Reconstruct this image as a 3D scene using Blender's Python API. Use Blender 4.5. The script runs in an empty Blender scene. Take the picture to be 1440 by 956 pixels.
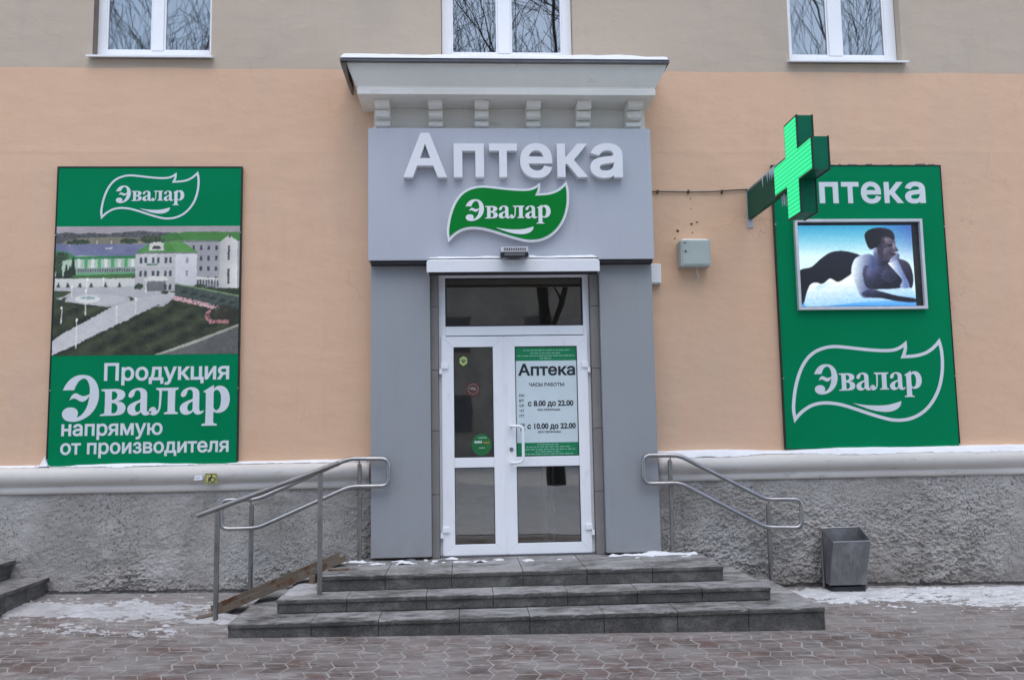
import bpy, bmesh, math, random
import numpy as np
from mathutils import Vector, Matrix
from mathutils.geometry import delaunay_2d_cdt

random.seed(7)
S = bpy.context.scene
COL = S.collection
R = math.radians

# ------------------------------------------------------------------ camera
CAM = Vector((0.0, -8.2, 1.55))
cam_data = bpy.data.cameras.new("camera")
cam_data.sensor_fit = 'HORIZONTAL'
cam_data.sensor_width = 36.0
cam_data.lens = 30.0
cam_data.clip_start = 0.05
cam_data.clip_end = 600.0
cam = bpy.data.objects.new("camera", cam_data)
COL.objects.link(cam)
# world directions of the camera's right / up / back axes (slight pitch up, yaw, roll)
_x = Vector((0.99839287, -0.05409487, -0.01689452))
_y = Vector((0.01115268, -0.1047379, 0.99443732))
_z = _x.cross(_y)
_m = Matrix((_x, _y, _z)).transposed().to_4x4()
_m.translation = CAM
cam.matrix_world = _m
S.camera = cam

# ------------------------------------------------------------------ sky, sun, exposure
SUN_EL, SUN_AZ = 64.0, -14.0          # degrees; azimuth measured from straight behind the camera
world = bpy.data.worlds.new("World")
S.world = world
world.use_nodes = True
wn, wl = world.node_tree.nodes, world.node_tree.links
wn.clear()
wo = wn.new("ShaderNodeOutputWorld")
wb = wn.new("ShaderNodeBackground")
sky = wn.new("ShaderNodeTexSky")
sky.sky_type = 'NISHITA'
sky.sun_disc = False
sky.sun_elevation = R(SUN_EL)
sky.sun_rotation = R(180.0 + SUN_AZ)
sky.air_density = 1.0
sky.dust_density = 1.2
hs = wn.new("ShaderNodeHueSaturation")      # overcast: the blue of the clear sky is veiled
hs.inputs['Saturation'].default_value = 0.98
wl.new(sky.outputs[0], hs.inputs['Color'])
wl.new(hs.outputs[0], wb.inputs['Color'])
wb.inputs['Strength'].default_value = 0.15
wl.new(wb.outputs[0], wo.inputs[0])

sun_data = bpy.data.lights.new("sun", 'SUN')
sun_data.energy = 1.0
sun_data.angle = R(70)
sun_data.color = (1.0, 0.99, 0.97)
sun = bpy.data.objects.new("sun", sun_data)
COL.objects.link(sun)
el, az = R(SUN_EL), R(SUN_AZ)
to_sun = Vector((math.sin(az) * math.cos(el), -math.cos(az) * math.cos(el), math.sin(el)))
sun.rotation_euler = to_sun.to_track_quat('Z', 'Y').to_euler()
sun.location = (0, -20, 30)

S.view_settings.view_transform = 'Standard'
S.view_settings.look = 'None'
S.view_settings.exposure = 0.82
S.view_settings.gamma = 1.0
S.view_settings.use_curve_mapping = False
S.cycles.use_denoising = True
S.cycles.max_bounces = 6
S.cycles.transparent_max_bounces = 12

# ------------------------------------------------------------------ small helpers
def srgb(r, g, b):
    f = lambda c: (c / 255 / 12.92) if c / 255 <= 0.04045 else ((c / 255 + 0.055) / 1.055) ** 2.4
    return (f(r), f(g), f(b), 1.0)

def lin(a):
    a = np.asarray(a, float) / 255.0
    return np.where(a <= 0.04045, a / 12.92, ((a + 0.055) / 1.055) ** 2.4)

def vnoise2(x, y, seed=0):
    """numpy value noise in 0..1"""
    xi, yi = np.floor(x).astype(np.int64), np.floor(y).astype(np.int64)
    xf, yf = x - xi, y - yi
    u, v = xf * xf * (3 - 2 * xf), yf * yf * (3 - 2 * yf)
    def h(a, b):
        n = (a * 374761393 + b * 668265263 + seed * 1442695041) & 0x7fffffff
        n = ((n ^ (n >> 13)) * 1274126177) & 0x7fffffff
        return ((n ^ (n >> 16)) & 0xffff) / 65535.0
    return (h(xi, yi) * (1 - u) * (1 - v) + h(xi + 1, yi) * u * (1 - v)
            + h(xi, yi + 1) * (1 - u) * v + h(xi + 1, yi + 1) * u * v)

def fbm2(x, y, octaves=4, seed=0, gain=0.5):
    t, a, n = 0.0, 1.0, 0.0
    for o in range(octaves):
        t = t + a * vnoise2(x * 2 ** o + 17.3 * o, y * 2 ** o - 9.1 * o, seed + o)
        n += a
        a *= gain
    return t / n

def ground_z(x, y):
    """the pavement falls gently away from the wall and to the right, then levels out"""
    yy = np.maximum(y, -3.0)
    return 0.068 - 0.0165 * np.clip(x, -14, 14) + 0.05 * (yy + 0.1)

# ------------------------------------------------------------------ materials
class NB:
    def __init__(self, name):
        self.m = bpy.data.materials.new(name)
        self.m.use_nodes = True
        self.t = self.m.node_tree
        self.b = self.t.nodes["Principled BSDF"]
        self.pos = self.t.nodes.new("ShaderNodeNewGeometry").outputs['Position']
    def n(self, kind, **kw):
        nd = self.t.nodes.new(kind)
        for k, v in kw.items():
            setattr(nd, k, v)
        return nd
    def link(self, a, b):
        self.t.links.new(a, b)
    def val(self, sock, v):
        if hasattr(v, 'links') or hasattr(v, 'is_output'):
            self.link(v, sock)
        else:
            sock.default_value = v
    def coords(self, stretch=(1, 1, 1)):
        mp = self.n("ShaderNodeMapping")
        mp.inputs['Scale'].default_value = stretch
        self.link(self.pos, mp.inputs['Vector'])
        return mp.outputs[0]
    def noise(self, scale, detail=5, rough=0.55, stretch=(1, 1, 1), dist=0.0):
        t = self.n("ShaderNodeTexNoise")
        t.inputs['Scale'].default_value = scale
        t.inputs['Detail'].default_value = detail
        t.inputs['Roughness'].default_value = rough
        t.inputs['Distortion'].default_value = dist
        self.link(self.coords(stretch), t.inputs['Vector'])
        return t.outputs[0]
    def ramp(self, fac, stops, interp='LINEAR'):
        r = self.n("ShaderNodeValToRGB")
        r.color_ramp.interpolation = interp
        el = r.color_ramp.elements
        while len(el) < len(stops):
            el.new(0.5)
        for e, (p, c) in zip(el, stops):
            e.position = p
            e.color = c if len(c) == 4 else (*c, 1)
        self.link(fac, r.inputs[0])
        return r.outputs[0]
    def mask(self, fac, lo, hi):
        r = self.n("ShaderNodeMapRange")
        r.inputs['From Min'].default_value = lo
        r.inputs['From Max'].default_value = hi
        self.link(fac, r.inputs[0])
        return r.outputs[0]
    def mix(self, fac, a, b, mode='MIX'):
        x = self.n("ShaderNodeMix", data_type='RGBA', blend_type=mode)
        self.val(x.inputs[0], fac)
        self.val(x.inputs[6], a)
        self.val(x.inputs[7], b)
        return x.outputs[2]
    def math(self, op, a, b=0.0):
        x = self.n("ShaderNodeMath", operation=op)
        self.val(x.inputs[0], a)
        self.val(x.inputs[1], b)
        return x.outputs[0]
    def bump(self, height, strength=0.3, dist=0.01, prev=None):
        b = self.n("ShaderNodeBump")
        b.inputs['Strength'].default_value = strength
        b.inputs['Distance'].default_value = dist
        self.link(height, b.inputs['Height'])
        if prev is not None:
            self.link(prev, b.inputs['Normal'])
        self.link(b.outputs[0], self.b.inputs['Normal'])
        return b.outputs[0]
    def out(self, col=None, rough=None, metal=None, spec=None):
        if col is not None: self.val(self.b.inputs['Base Color'], col)
        if rough is not None: self.val(self.b.inputs['Roughness'], rough)
        if metal is not None: self.b.inputs['Metallic'].default_value = metal
        if spec is not None: self.b.inputs['Specular IOR Level'].default_value = spec
        return self.m

def c4(r, g, b): return (r, g, b, 1.0)

def simple(name, a, b, scale=4.0, rough=0.6, bump=0.0, bscale=60.0, metal=0.0, spec=0.4, stretch=(1, 1, 1), bd=0.003):
    k = NB(name)
    n = k.noise(scale, 6, 0.6, stretch)
    col = k.ramp(n, [(0.32, c4(*a)), (0.68, c4(*b))])
    if bump:
        k.bump(k.noise(bscale, 4, 0.6), bump, bd)
    return k.out(col, rough, metal, spec)

M = {}

def make_wall_paint(name, a, b, patch, patch2):
    k = NB(name)
    col = k.ramp(k.noise(0.55, 5, 0.5), [(0.3, c4(*a)), (0.7, c4(*b))])
    col = k.mix(k.mask(k.noise(0.9, 6, 0.6, (1, 1, 0.35)), 0.50, 0.66), col, c4(*patch))
    col = k.mix(k.math('MULTIPLY', k.mask(k.noise(2.0, 7, 0.7, (1.4, 1, 0.6)), 0.54, 0.72), 0.65), col, c4(*patch2))
    # rain streaks, roller bands, old scuffs
    grey = c4(a[0] * .72, a[1] * .78, a[2] * .84)
    col = k.mix(k.math('MULTIPLY', k.mask(k.noise(3.4, 7, 0.70, (1.9, 1, 0.30)), 0.54, 0.76), 0.20), col, grey)
    col = k.mix(k.math('MULTIPLY', k.mask(k.noise(3.2, 7, 0.75, (0.35, 1, 2.4)), 0.57, 0.72), 0.28), col, c4(min(1, a[0] * 1.1), min(1, a[1] * 1.12), min(1, a[2] * 1.15)))
    col = k.mix(k.math('MULTIPLY', k.mask(k.noise(21, 4, 0.6), 0.70, 0.77), 0.45), col, c4(a[0] * .45, a[1] * .45, a[2] * .45))
    # hairline cracks in a few places only
    v = k.n("ShaderNodeTexVoronoi", feature='DISTANCE_TO_EDGE')
    v.inputs['Scale'].default_value = 0.9
    wv = k.n("ShaderNodeVectorMath", operation='ADD')
    nz = k.n("ShaderNodeTexNoise")
    nz.inputs['Scale'].default_value = 3.0
    nz.inputs['Detail'].default_value = 6
    k.link(k.pos, nz.inputs['Vector'])
    sc = k.n("ShaderNodeVectorMath", operation='SCALE')
    sc.inputs['Scale'].default_value = 0.5
    k.link(nz.outputs['Color'], sc.inputs[0])
    k.link(k.pos, wv.inputs[0])
    k.link(sc.outputs[0], wv.inputs[1])
    k.link(wv.outputs[0], v.inputs['Vector'])
    crack = k.math('MULTIPLY', k.mask(v.outputs['Distance'], 0.0045, 0.001), k.mask(k.noise(0.7, 3, 0.5), 0.52, 0.62))
    col = k.mix(k.math('MULTIPLY', crack, 0.3), col, c4(a[0] * .4, a[1] * .4, a[2] * .4))
    col = k.mix(0.35, col, k.ramp(k.noise(160, 3, 0.6), [(0.3, c4(.82, .82, .82)), (0.7, c4(1, 1, 1))]), 'MULTIPLY')
    n1 = k.bump(k.noise(3.0, 4, 0.5, (1, 1, 1.6)), 0.4, 0.03)
    n2 = k.bump(k.noise(11, 5, 0.6, (.8, 1, 1.3)), 0.13, 0.008, n1)
    k.bump(k.noise(110, 4, 0.6), 0.25, 0.003, n2)
    return k.out(col, 0.88, spec=0.2)

M['peach'] = make_wall_paint("peach wall paint", (.695, .455, .302), (.735, .488, .330), (.665, .462, .325), (.71, .440, .290))
M['beige'] = make_wall_paint("beige grey wall paint", (.515, .422, .330), (.550, .455, .358), (.480, .408, .332), (.535, .432, .325))

def make_rough_plinth():
    k = NB("rough grey cement render")
    col = k.ramp(k.noise(1.3, 7, 0.65), [(0.28, c4(.31, .290, .266)), (0.5, c4(.40, .376, .348)), (0.72, c4(.52, .495, .468))])
    col = k.mix(k.math('MULTIPLY', k.mask(k.noise(2.6, 7, 0.7, (1, 1, 1.4)), 0.52, 0.66), 0.6), col, c4(.55, .525, .50))
    col = k.mix(k.math('MULTIPLY', k.mask(k.noise(1.9, 6, 0.7, (1.6, 1, .7)), 0.55, 0.70), 0.55), col, c4(.20, .178, .155))
    # clusters of dark specks painting the shade in small cavities, and grit
    clus = k.mask(k.noise(1.7, 5, 0.6), 0.38, 0.62)
    pit_shade = k.mask(k.math('ADD', k.noise(42, 7, 0.8), k.math('MULTIPLY', clus, 0.055)), 0.585, 0.645)
    col = k.mix(k.math('MULTIPLY', pit_shade, 0.85), col, c4(.062, .056, .05))
    col = k.mix(k.math('MULTIPLY', k.mask(k.noise(130, 4, 0.7), 0.6, 0.7), 0.4), col, c4(.58, .555, .53))
    # splash dirt with a ragged upper limit along the foot
    sep = k.n("ShaderNodeSeparateXYZ")
    k.link(k.pos, sep.inputs[0])
    sp = k.mask(k.math('ADD', sep.outputs[2], k.math('MULTIPLY', k.noise(4, 7, 0.7), 0.7)), 0.62, 0.40)
    col = k.mix(k.math('MULTIPLY', sp, 0.5), col, c4(.15, .132, .112))
    grit = k.noise(95, 5, 0.75)
    n1 = k.bump(k.noise(34, 6, 0.7), 0.8, 0.02)
    k.bump(grit, 0.7, 0.006, n1)
    return k.out(col, 0.93, spec=0.15)
M['plinth'] = make_rough_plinth()

def make_moulding():
    k = NB("painted plaster moulding")
    col = k.ramp(k.noise(2.2, 6, 0.6, (0.6, 1, 1)), [(0.3, c4(.58, .545, .505)), (0.7, c4(.67, .63, .585))])
    col = k.mix(k.math('MULTIPLY', k.mask(k.noise(9, 7, 0.7, (0.6, 1, 2)), 0.60, 0.74), 0.6), col, c4(.20, .19, .175))
    col = k.mix(k.math('MULTIPLY', k.mask(k.noise(55, 3, 0.6), 0.70, 0.76), 0.6), col, c4(.15, .14, .13))
    n1 = k.bump(k.noise(11, 5, 0.6), 0.35, 0.01)
    k.bump(k.noise(120, 4, 0.6), 0.2, 0.002, n1)
    return k.out(col, 0.8, spec=0.25)
M['moulding'] = make_moulding()

def make_plaster():
    k = NB("old cream plaster")
    col = k.ramp(k.noise(2.5, 6, 0.6, (0.7, 1, 1)), [(0.3, c4(.74, .71, .645)), (0.7, c4(.82, .785, .72))])
    col = k.mix(k.math('MULTIPLY', k.mask(k.noise(7, 6, 0.7, (0.5, 1, 1.5)), 0.6, 0.75), 0.5), col, c4(.46, .42, .37))
    col = k.mix(k.math('MULTIPLY', k.mask(k.noise(32, 3, 0.5), 0.715, 0.75), 0.7), col, c4(.14, .13, .12))
    n1 = k.bump(k.noise(14, 5, 0.6), 0.3, 0.008)
    k.bump(k.noise(130, 4, 0.6), 0.2, 0.002, n1)
    return k.out(col, 0.85, spec=0.2)
M['plaster'] = make_plaster()

def make_composite(name, a, b):
    k = NB(name)
    col = k.ramp(k.noise(0.8, 4, 0.5), [(0.3, c4(*a)), (0.7, c4(*b))])
    dirt = k.mask(k.noise(3.0, 7, 0.65, (3.0, 1, 0.25)), 0.55, 0.8)
    col = k.mix(k.math('MULTIPLY', dirt, 0.25), col, c4(a[0] * .7, a[1] * .7, a[2] * .68))
    col = k.mix(k.math('MULTIPLY', k.mask(k.noise(22, 4, 0.6), 0.70, 0.76), 0.35), col, c4(a[0] * .5, a[1] * .5, a[2] * .5))
    sep = k.n("ShaderNodeSeparateXYZ")
    k.link(k.pos, sep.inputs[0])
    sp = k.mask(k.math('ADD', sep.outputs[2], k.math('MULTIPLY', k.noise(6, 7, 0.72), 0.9)), 1.05, 0.80)
    col = k.mix(k.math('MULTIPLY', sp, 0.35), col, c4(a[0] * .72, a[1] * .68, a[2] * .62))
    col = k.mix(k.math('MULTIPLY', k.mask(k.noise(1.6, 6, 0.6, (1, 1, .5)), 0.54, 0.72), 0.14), col, c4(min(1, b[0] * 1.25), min(1, b[1] * 1.22), min(1, b[2] * 1.18)))
    k.bump(k.noise(1.4, 2, 0.5), 0.12, 0.02)
    return k.out(col, k.mask(k.noise(4, 4, 0.6), -0.5, 1.6), spec=0.35)
M['fascia'] = make_composite("light blue grey composite panel", (.440, .452, .498), (.462, .474, .520))
M['pilaster'] = make_composite("grey composite panel", (.300, .308, .318), (.325, .332, .342))
M['strip'] = simple("warm grey reveal tile", (.215, .200, .188), (.250, .235, .222), 3.5, 0.6, 0.1, 80, spec=0.3)

def make_white(name, base, grime=0.35):
    k = NB(name)
    col = k.ramp(k.noise(2.0, 5, 0.6), [(0.3, c4(base * .95, base * .955, base * .97)), (0.7, c4(base, base * 1.005, base * 1.02))])
    col = k.mix(k.math('MULTIPLY', k.mask(k.noise(6, 7, 0.7, (2, 2, 0.5)), 0.58, 0.8), grime), col, c4(base * .62, base * .6, base * .58))
    k.bump(k.noise(40, 3, 0.5), 0.05, 0.002)
    return k.out(col, 0.38, spec=0.45)
M['pvc'] = make_white("white window plastic", .90)
M['sign_white'] = make_white("white sign acrylic", .80, 0.15)
M['sheet_white'] = make_white("white painted sheet metal", .82, 0.25)
M['print_white'] = simple("white vinyl lettering", (.64, .67, .70), (.69, .72, .75), 3, 0.5)
M['green_vinyl'] = simple("green vinyl banner", (.001, .195, .074), (.0015, .220, .088), 0.9, 0.5, 0.05, 12, spec=0.04)
M['green_sign'] = simple("green acrylic sign face", (.002, .195, .026), (.003, .220, .032), 1.2, 0.35, spec=0.12)
M['green_case'] = simple("dark green cross casing", (.002, .105, .052), (.003, .135, .070), 3, 0.4, 0.05, 20, spec=0.15)
M['bracket_green'] = simple("dull green bracket sheet", (.008, .075, .046), (.014, .100, .062), 5, 0.55, 0.1, 40, spec=0.15)
M['black_edge'] = simple("black aluminium edge", (.010, .012, .012), (.022, .024, .024), 8, 0.4, spec=0.4)
M['dark_gap'] = simple("dark rubber and painted gap shade", (.02, .02, .022), (.035, .035, .037), 8, 0.8)
M['flashing'] = simple("slate grey tin flashing", (.12, .12, .132), (.17, .17, .185), 6, 0.45, 0.15, 20, metal=0.2)
M['grey_lamp'] = simple("grey lamp housing", (.36, .37, .385), (.44, .45, .465), 8, 0.5, 0.1, 60)
M['screen_frame'] = simple("pale anodised frame", (.56, .57, .60), (.64, .65, .68), 8, 0.4, 0.05, 60)
M['dark_lamp'] = simple("dark lamp gasket", (.02, .021, .022), (.04, .041, .042), 8, 0.5)
M['cabinet'] = simple("pale grey green painted cabinet", (.36, .40, .385), (.42, .46, .44), 5, 0.5, 0.08, 40)
M['cable'] = simple("brown grey cable sheath", (.10, .085, .075), (.16, .14, .125), 12, 0.6)
M['dark_hole'] = simple("dark chipped hole", (.02, .017, .015), (.05, .042, .036), 20, 0.9)
M['ink'] = simple("black print ink", (.018, .022, .028), (.028, .032, .04), 10, 0.5)
M['paper'] = simple("pale blue poster film", (.60, .69, .70), (.65, .74, .75), 3, 0.35)
M['poster_green'] = simple("green poster band", (.008, .20, .075), (.012, .23, .09), 3, 0.35)
M['tiny_print'] = simple("pale small print", (.22, .48, .36), (.30, .56, .44), 30, 0.5)
M['yellow_sticker'] = simple("yellow sticker film", (.46, .45, .13), (.54, .52, .18), 30, 0.6)
M['lime_sticker'] = simple("lime sticker film", (.42, .55, .16), (.50, .62, .22), 30, 0.5)
M['red_sticker'] = simple("dull red sticker film", (.075, .022, .022), (.11, .034, .032), 30, 0.5)
M['green_sticker'] = simple("green round sticker film", (.012, .13, .04), (.03, .19, .05), 8, 0.4)
M['orange_print'] = simple("orange print", (.6, .25, .05), (.65, .3, .06), 8, 0.5)
M['curtain'] = simple("white net curtain", (.55, .55, .55), (.68, .68, .68), 6, 0.9, 0.4, 30, stretch=(6, 1, .3))
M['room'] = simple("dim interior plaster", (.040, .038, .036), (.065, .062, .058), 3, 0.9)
M['interior_white'] = simple("white interior frame", (.68, .69, .70), (.76, .77, .78), 5, 0.5)
M['interior_floor'] = simple("interior floor tile", (.16, .15, .14), (.22, .21, .2), 6, 0.4)
M['furniture'] = simple("dark brown furniture", (.055, .040, .030), (.09, .068, .052), 8, 0.5)
M['reveal'] = simple("unpainted brown window reveal", (.17, .135, .11), (.23, .185, .15), 6, 0.9, 0.3, 40)

def make_metal(name, a, b, rough, streak=(40, 40, 2), dirt=0.25):
    k = NB(name)
    col = k.ramp(k.noise(6, 6, 0.6, (1, 1, 1)), [(0.3, c4(*a)), (0.7, c4(*b))])
    col = k.mix(k.math('MULTIPLY', k.mask(k.noise(14, 6, 0.7), 0.55, 0.75), dirt), col, c4(.16, .13, .11))
    r = k.math('ADD', k.math('MULTIPLY', k.noise(9, 5, 0.6), 0.25), rough)
    k.bump(k.noise(60, 3, 0.5), 0.06, 0.002)
    return k.out(col, r, 1.0)
M['steel'] = make_metal("brushed stainless steel", (.34, .335, .33), (.48, .475, .47), 0.24)
M['post_steel'] = make_metal("dull stained steel post", (.25, .235, .22), (.36, .345, .33), 0.32, dirt=0.6)

def make_galv():
    k = NB("weathered galvanised bin sheet")
    col = k.ramp(k.noise(5, 6, 0.65, (1.5, 1.5, .7)), [(0.28, c4(.13, .13, .13)), (0.5, c4(.22, .22, .22)), (0.75, c4(.36, .36, .36))])
    col = k.mix(k.math('MULTIPLY', k.mask(k.noise(11, 7, 0.7, (2.5, 2.5, .6)), 0.56, 0.7), 0.5), col, c4(.05, .045, .04))
    k.bump(k.noise(9, 4, 0.5), 0.25, 0.01)
    return k.out(col, k.math('ADD', k.math('MULTIPLY', k.noise(8, 5, 0.6), 0.3), 0.35), 0.55)
M['galv'] = make_galv()

def make_rust():
    k = NB("rusty painted steel channel")
    col = k.ramp(k.noise(7, 7, 0.65, (1, 1, 1)), [(0.34, c4(.165, .135, .105)), (0.52, c4(.20, .16, .12)), (0.64, c4(.135, .066, .036)), (0.78, c4(.085, .045, .028))])
    col = k.mix(k.math('MULTIPLY', k.mask(k.noise(40, 5, 0.7), 0.5, 0.75), 0.5), col, c4(.07, .05, .038))
    n1 = k.bump(k.noise(60, 5, 0.7), 0.4, 0.004)
    return k.out(col, 0.85, 0.1, 0.2)
M['rust'] = make_rust()

def make_granite(name, dark, light, frost):
    k = NB(name)
    col = k.ramp(k.noise(3.0, 6, 0.65), [(0.3, c4(*dark)), (0.7, c4(*light))])
    col = k.mix(k.math('MULTIPLY', k.mask(k.noise(120, 3, 0.7), 0.52, 0.66), 0.5), col, c4(.24, .235, .22))
    col = k.mix(k.math('MULTIPLY', k.mask(k.noise(80, 3, 0.7), 0.57, 0.68), 0.6), col, c4(.03, .03, .03))
    # pale lime bloom and dark wet stains of their own shape
    col = k.mix(k.math('MULTIPLY', k.mask(k.noise(6.0, 8, 0.75, (.9, 1, 1.4)), 0.50, 0.64), 0.6), col, c4(.235, .222, .20))
    col = k.mix(k.math('MULTIPLY', k.mask(k.noise(4.6, 8, 0.75, (.8, 1.2, 1.5)), 0.50, 0.63), 0.75), col, c4(.042, .039, .036))
    col = k.mix(k.math('MULTIPLY', k.mask(k.noise(24, 7, 0.78, (.9, 1.0, 1.2)), 0.56, 0.66), 0.5), col, c4(.05, .043, .034))
    # trodden frost lies on faces that look up
    fr = k.mask(k.noise(2.4, 8, 0.72, (.8, 1.4, 1.0)), 0.40, 0.60)
    fr2 = k.mask(k.noise(10.0, 8, 0.78, (.7, 1.5, 1.0)), 0.48, 0.66)
    sep = k.n("ShaderNodeSeparateXYZ")
    g = k.n("ShaderNodeNewGeometry")
    k.link(g.outputs['True Normal'], sep.inputs[0])
    up = k.mask(sep.outputs[2], 0.6, 0.95)
    col = k.mix(k.math('MULTIPLY', k.math('MULTIPLY', fr, up), 0.85 * frost), col, c4(.35, .34, .33))
    col = k.mix(k.math('MULTIPLY', k.math('MULTIPLY', fr2, up), 0.65 * frost), col, c4(.52, .505, .49))
    n1 = k.bump(k.noise(26, 6, 0.65), 0.45, 0.006)
    k.bump(k.noise(150, 3, 0.6), 0.3, 0.002, n1)
    return k.out(col, 0.75, spec=0.3)
M['granite'] = make_granite("grey granite slab", (.060, .056, .050), (.112, .104, .094), 1.0)
M['granite_dark'] = make_granite("dark side granite slab", (.085, .078, .070), (.145, .133, .120), 0.8)
M['mortar'] = simple("pale mortar core", (.16, .16, .155), (.24, .24, .235), 12, 0.9, 0.3, 60)

def make_paver():
    k = NB("red brown wave paver")
    oi = k.n("ShaderNodeObjectInfo")
    at = k.n("ShaderNodeAttribute", attribute_name="rnd")
    rv = k.math('FRACT', k.math('ADD', oi.outputs['Random'], at.outputs['Fac']))
    col = k.ramp(rv, [(0.0, c4(.105, .080, .068)), (0.35, c4(.125, .090, .077)), (0.62, c4(.148, .096, .082)), (0.8, c4(.125, .104, .090)), (1.0, c4(.165, .100, .084))])
    col = k.mix(0.7, col, k.ramp(k.noise(60, 6, 0.75, (.7, 1.4, 1)), [(0.3, c4(.5, .5, .5)), (0.7, c4(1.2, 1.17, 1.15))]), 'MULTIPLY')
    # grey trodden frost film, thicker where fewer people walk (towards the wall)
    sep = k.n("ShaderNodeSeparateXYZ")
    k.link(k.pos, sep.inputs[0])
    lee = k.mask(sep.outputs[1], -2.1, -0.5)
    base = k.math('ADD', k.noise(1.4, 8, 0.70, (1, 1.9, 1)), k.math('MULTIPLY', lee, 0.10))
    film = k.mask(base, 0.39, 0.60)
    col = k.mix(k.math('MULTIPLY', film, 0.74), col, c4(.275, .252, .236))
    spots = k.mask(k.math('ADD', k.noise(8, 8, 0.78, (.55, 1.7, 1)), k.math('MULTIPLY', lee, 0.05)), 0.52, 0.65)
    col = k.mix(k.math('MULTIPLY', spots, 0.7), col, c4(.39, .37, .35))
    n1 = k.bump(k.noise(60, 6, 0.7), 0.5, 0.004)
    return k.out(col, k.math('SUBTRACT', 0.85, k.math('MULTIPLY', film, 0.2)), spec=0.3)
M['paver'] = make_paver()

def make_joint():
    k = NB("frost and sand packed joints")
    col = k.ramp(k.noise(11, 7, 0.72), [(0.3, c4(.20, .182, .168)), (0.5, c4(.33, .312, .296)), (0.8, c4(.45, .432, .418))])
    k.bump(k.noise(120, 5, 0.7), 0.6, 0.004)
    return k.out(col, 0.9, spec=0.2)
M['joint'] = make_joint()

def make_snow(name, a, b, dirt=0.0, dcol=(.30, .29, .29)):
    k = NB(name)
    col = k.ramp(k.noise(3.0, 6, 0.6), [(0.3, c4(*a)), (0.7, c4(*b))])
    if dirt:
        col = k.mix(k.math('MULTIPLY', k.mask(k.noise(6, 7, 0.7, (.7, 1.6, 1)), 0.46, 0.68), dirt), col, c4(*dcol))
        col = k.mix(k.math('MULTIPLY', k.mask(k.noise(55, 4, 0.7), 0.62, 0.72), dirt * .6), col, c4(.16, .15, .145))
    n1 = k.bump(k.noise(24, 6, 0.65), 0.45, 0.012)
    k.bump(k.noise(180, 3, 0.6), 0.3, 0.003, n1)
    k.b.inputs['Subsurface Weight'].default_value = 0.0
    return k.out(col, 0.7, spec=0.3)
M['snow'] = make_snow("fresh snow", (.76, .76, .765), (.83, .83, .835))
M['old_snow'] = make_snow("trodden icy snow", (.56, .555, .55), (.70, .695, .69), 0.7, (.33, .315, .30))
M['left_snow'] = make_snow("dusty old snow", (.42, .41, .405), (.56, .55, .545), 0.75, (.27, .25, .235))
M['field_snow'] = make_snow("street snow", (.50, .49, .48), (.62, .61, .60), 0.4)
M['ice'] = simple("milky icicle ice", (.48, .56, .58), (.58, .65, .67), 20, 0.25, spec=0.5)
M['bark'] = simple("dark tree bark", (.030, .026, .022), (.060, .052, .044), 9, 0.95, 0.5, 30, stretch=(3, 3, .5))
M['far_brick'] = simple("brown brick facade", (.30, .26, .225), (.50, .43, .37), 0.8, 0.9)
M['far_glass'] = simple("dark far window glass", (.10, .10, .105), (.15, .15, .155), 2.0, 0.5)

def make_glass(name, boost, tint):
    m = bpy.data.materials.new(name)
    m.use_nodes = True
    t = m.node_tree
    t.nodes.clear()
    o = t.nodes.new("ShaderNodeOutputMaterial")
    mx = t.nodes.new("ShaderNodeMixShader")
    fr = t.nodes.new("ShaderNodeFresnel"); fr.inputs[0].default_value = 1.5
    mr = t.nodes.new("ShaderNodeMath"); mr.operation = 'MULTIPLY_ADD'
    mr.inputs[1].default_value = 1.0; mr.inputs[2].default_value = boost; mr.use_clamp = True
    t.links.new(fr.outputs[0], mr.inputs[0])
    tr = t.nodes.new("ShaderNodeBsdfTransparent"); tr.inputs[0].default_value = (*tint, 1)
    gl = t.nodes.new("ShaderNodeBsdfGlossy"); gl.inputs['Roughness'].default_value = 0.015
    gl.inputs['Color'].default_value = (1.0, .95, .87, 1)
    bp = t.nodes.new("ShaderNodeBump"); bp.inputs['Strength'].default_value = 0.05; bp.inputs['Distance'].default_value = 0.02
    nz = t.nodes.new("ShaderNodeTexNoise"); nz.inputs['Scale'].default_value = 1.6
    ge = t.nodes.new("ShaderNodeNewGeometry")
    t.links.new(ge.outputs['Position'], nz.inputs['Vector'])
    t.links.new(nz.outputs[0], bp.inputs['Height'])
    t.links.new(bp.outputs[0], gl.inputs['Normal'])
    t.links.new(mr.outputs[0], mx.inputs[0])
    t.links.new(tr.outputs[0], mx.inputs[1])
    t.links.new(gl.outputs[0], mx.inputs[2])
    t.links.new(mx.outputs[0], o.inputs[0])
    return m
M['glass'] = make_glass("double glazed window glass", 0.26, (.80, .84, .84))
M['door_glass'] = make_glass("door glass", 0.17, (.78, .81, .80))

def make_led():
    k = NB("lit green diode face")
    w = k.n("ShaderNodeTexWave", wave_type='BANDS', bands_direction='Z')
    w.inputs['Scale'].default_value = 8.5
    w.inputs['Distortion'].default_value = 0.3
    k.link(k.pos, w.inputs['Vector'])
    col = k.ramp(w.outputs[0], [(0.0, c4(.0, .56, .18)), (0.40, c4(.0, .86, .30)), (1.0, c4(.03, 1.0, .42))])
    k.link(col, k.b.inputs['Emission Color'])
    k.b.inputs['Emission Strength'].default_value = 0.56
    return k.out(c4(.01, .12, .05), 0.4)
M['led'] = make_led()

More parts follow.
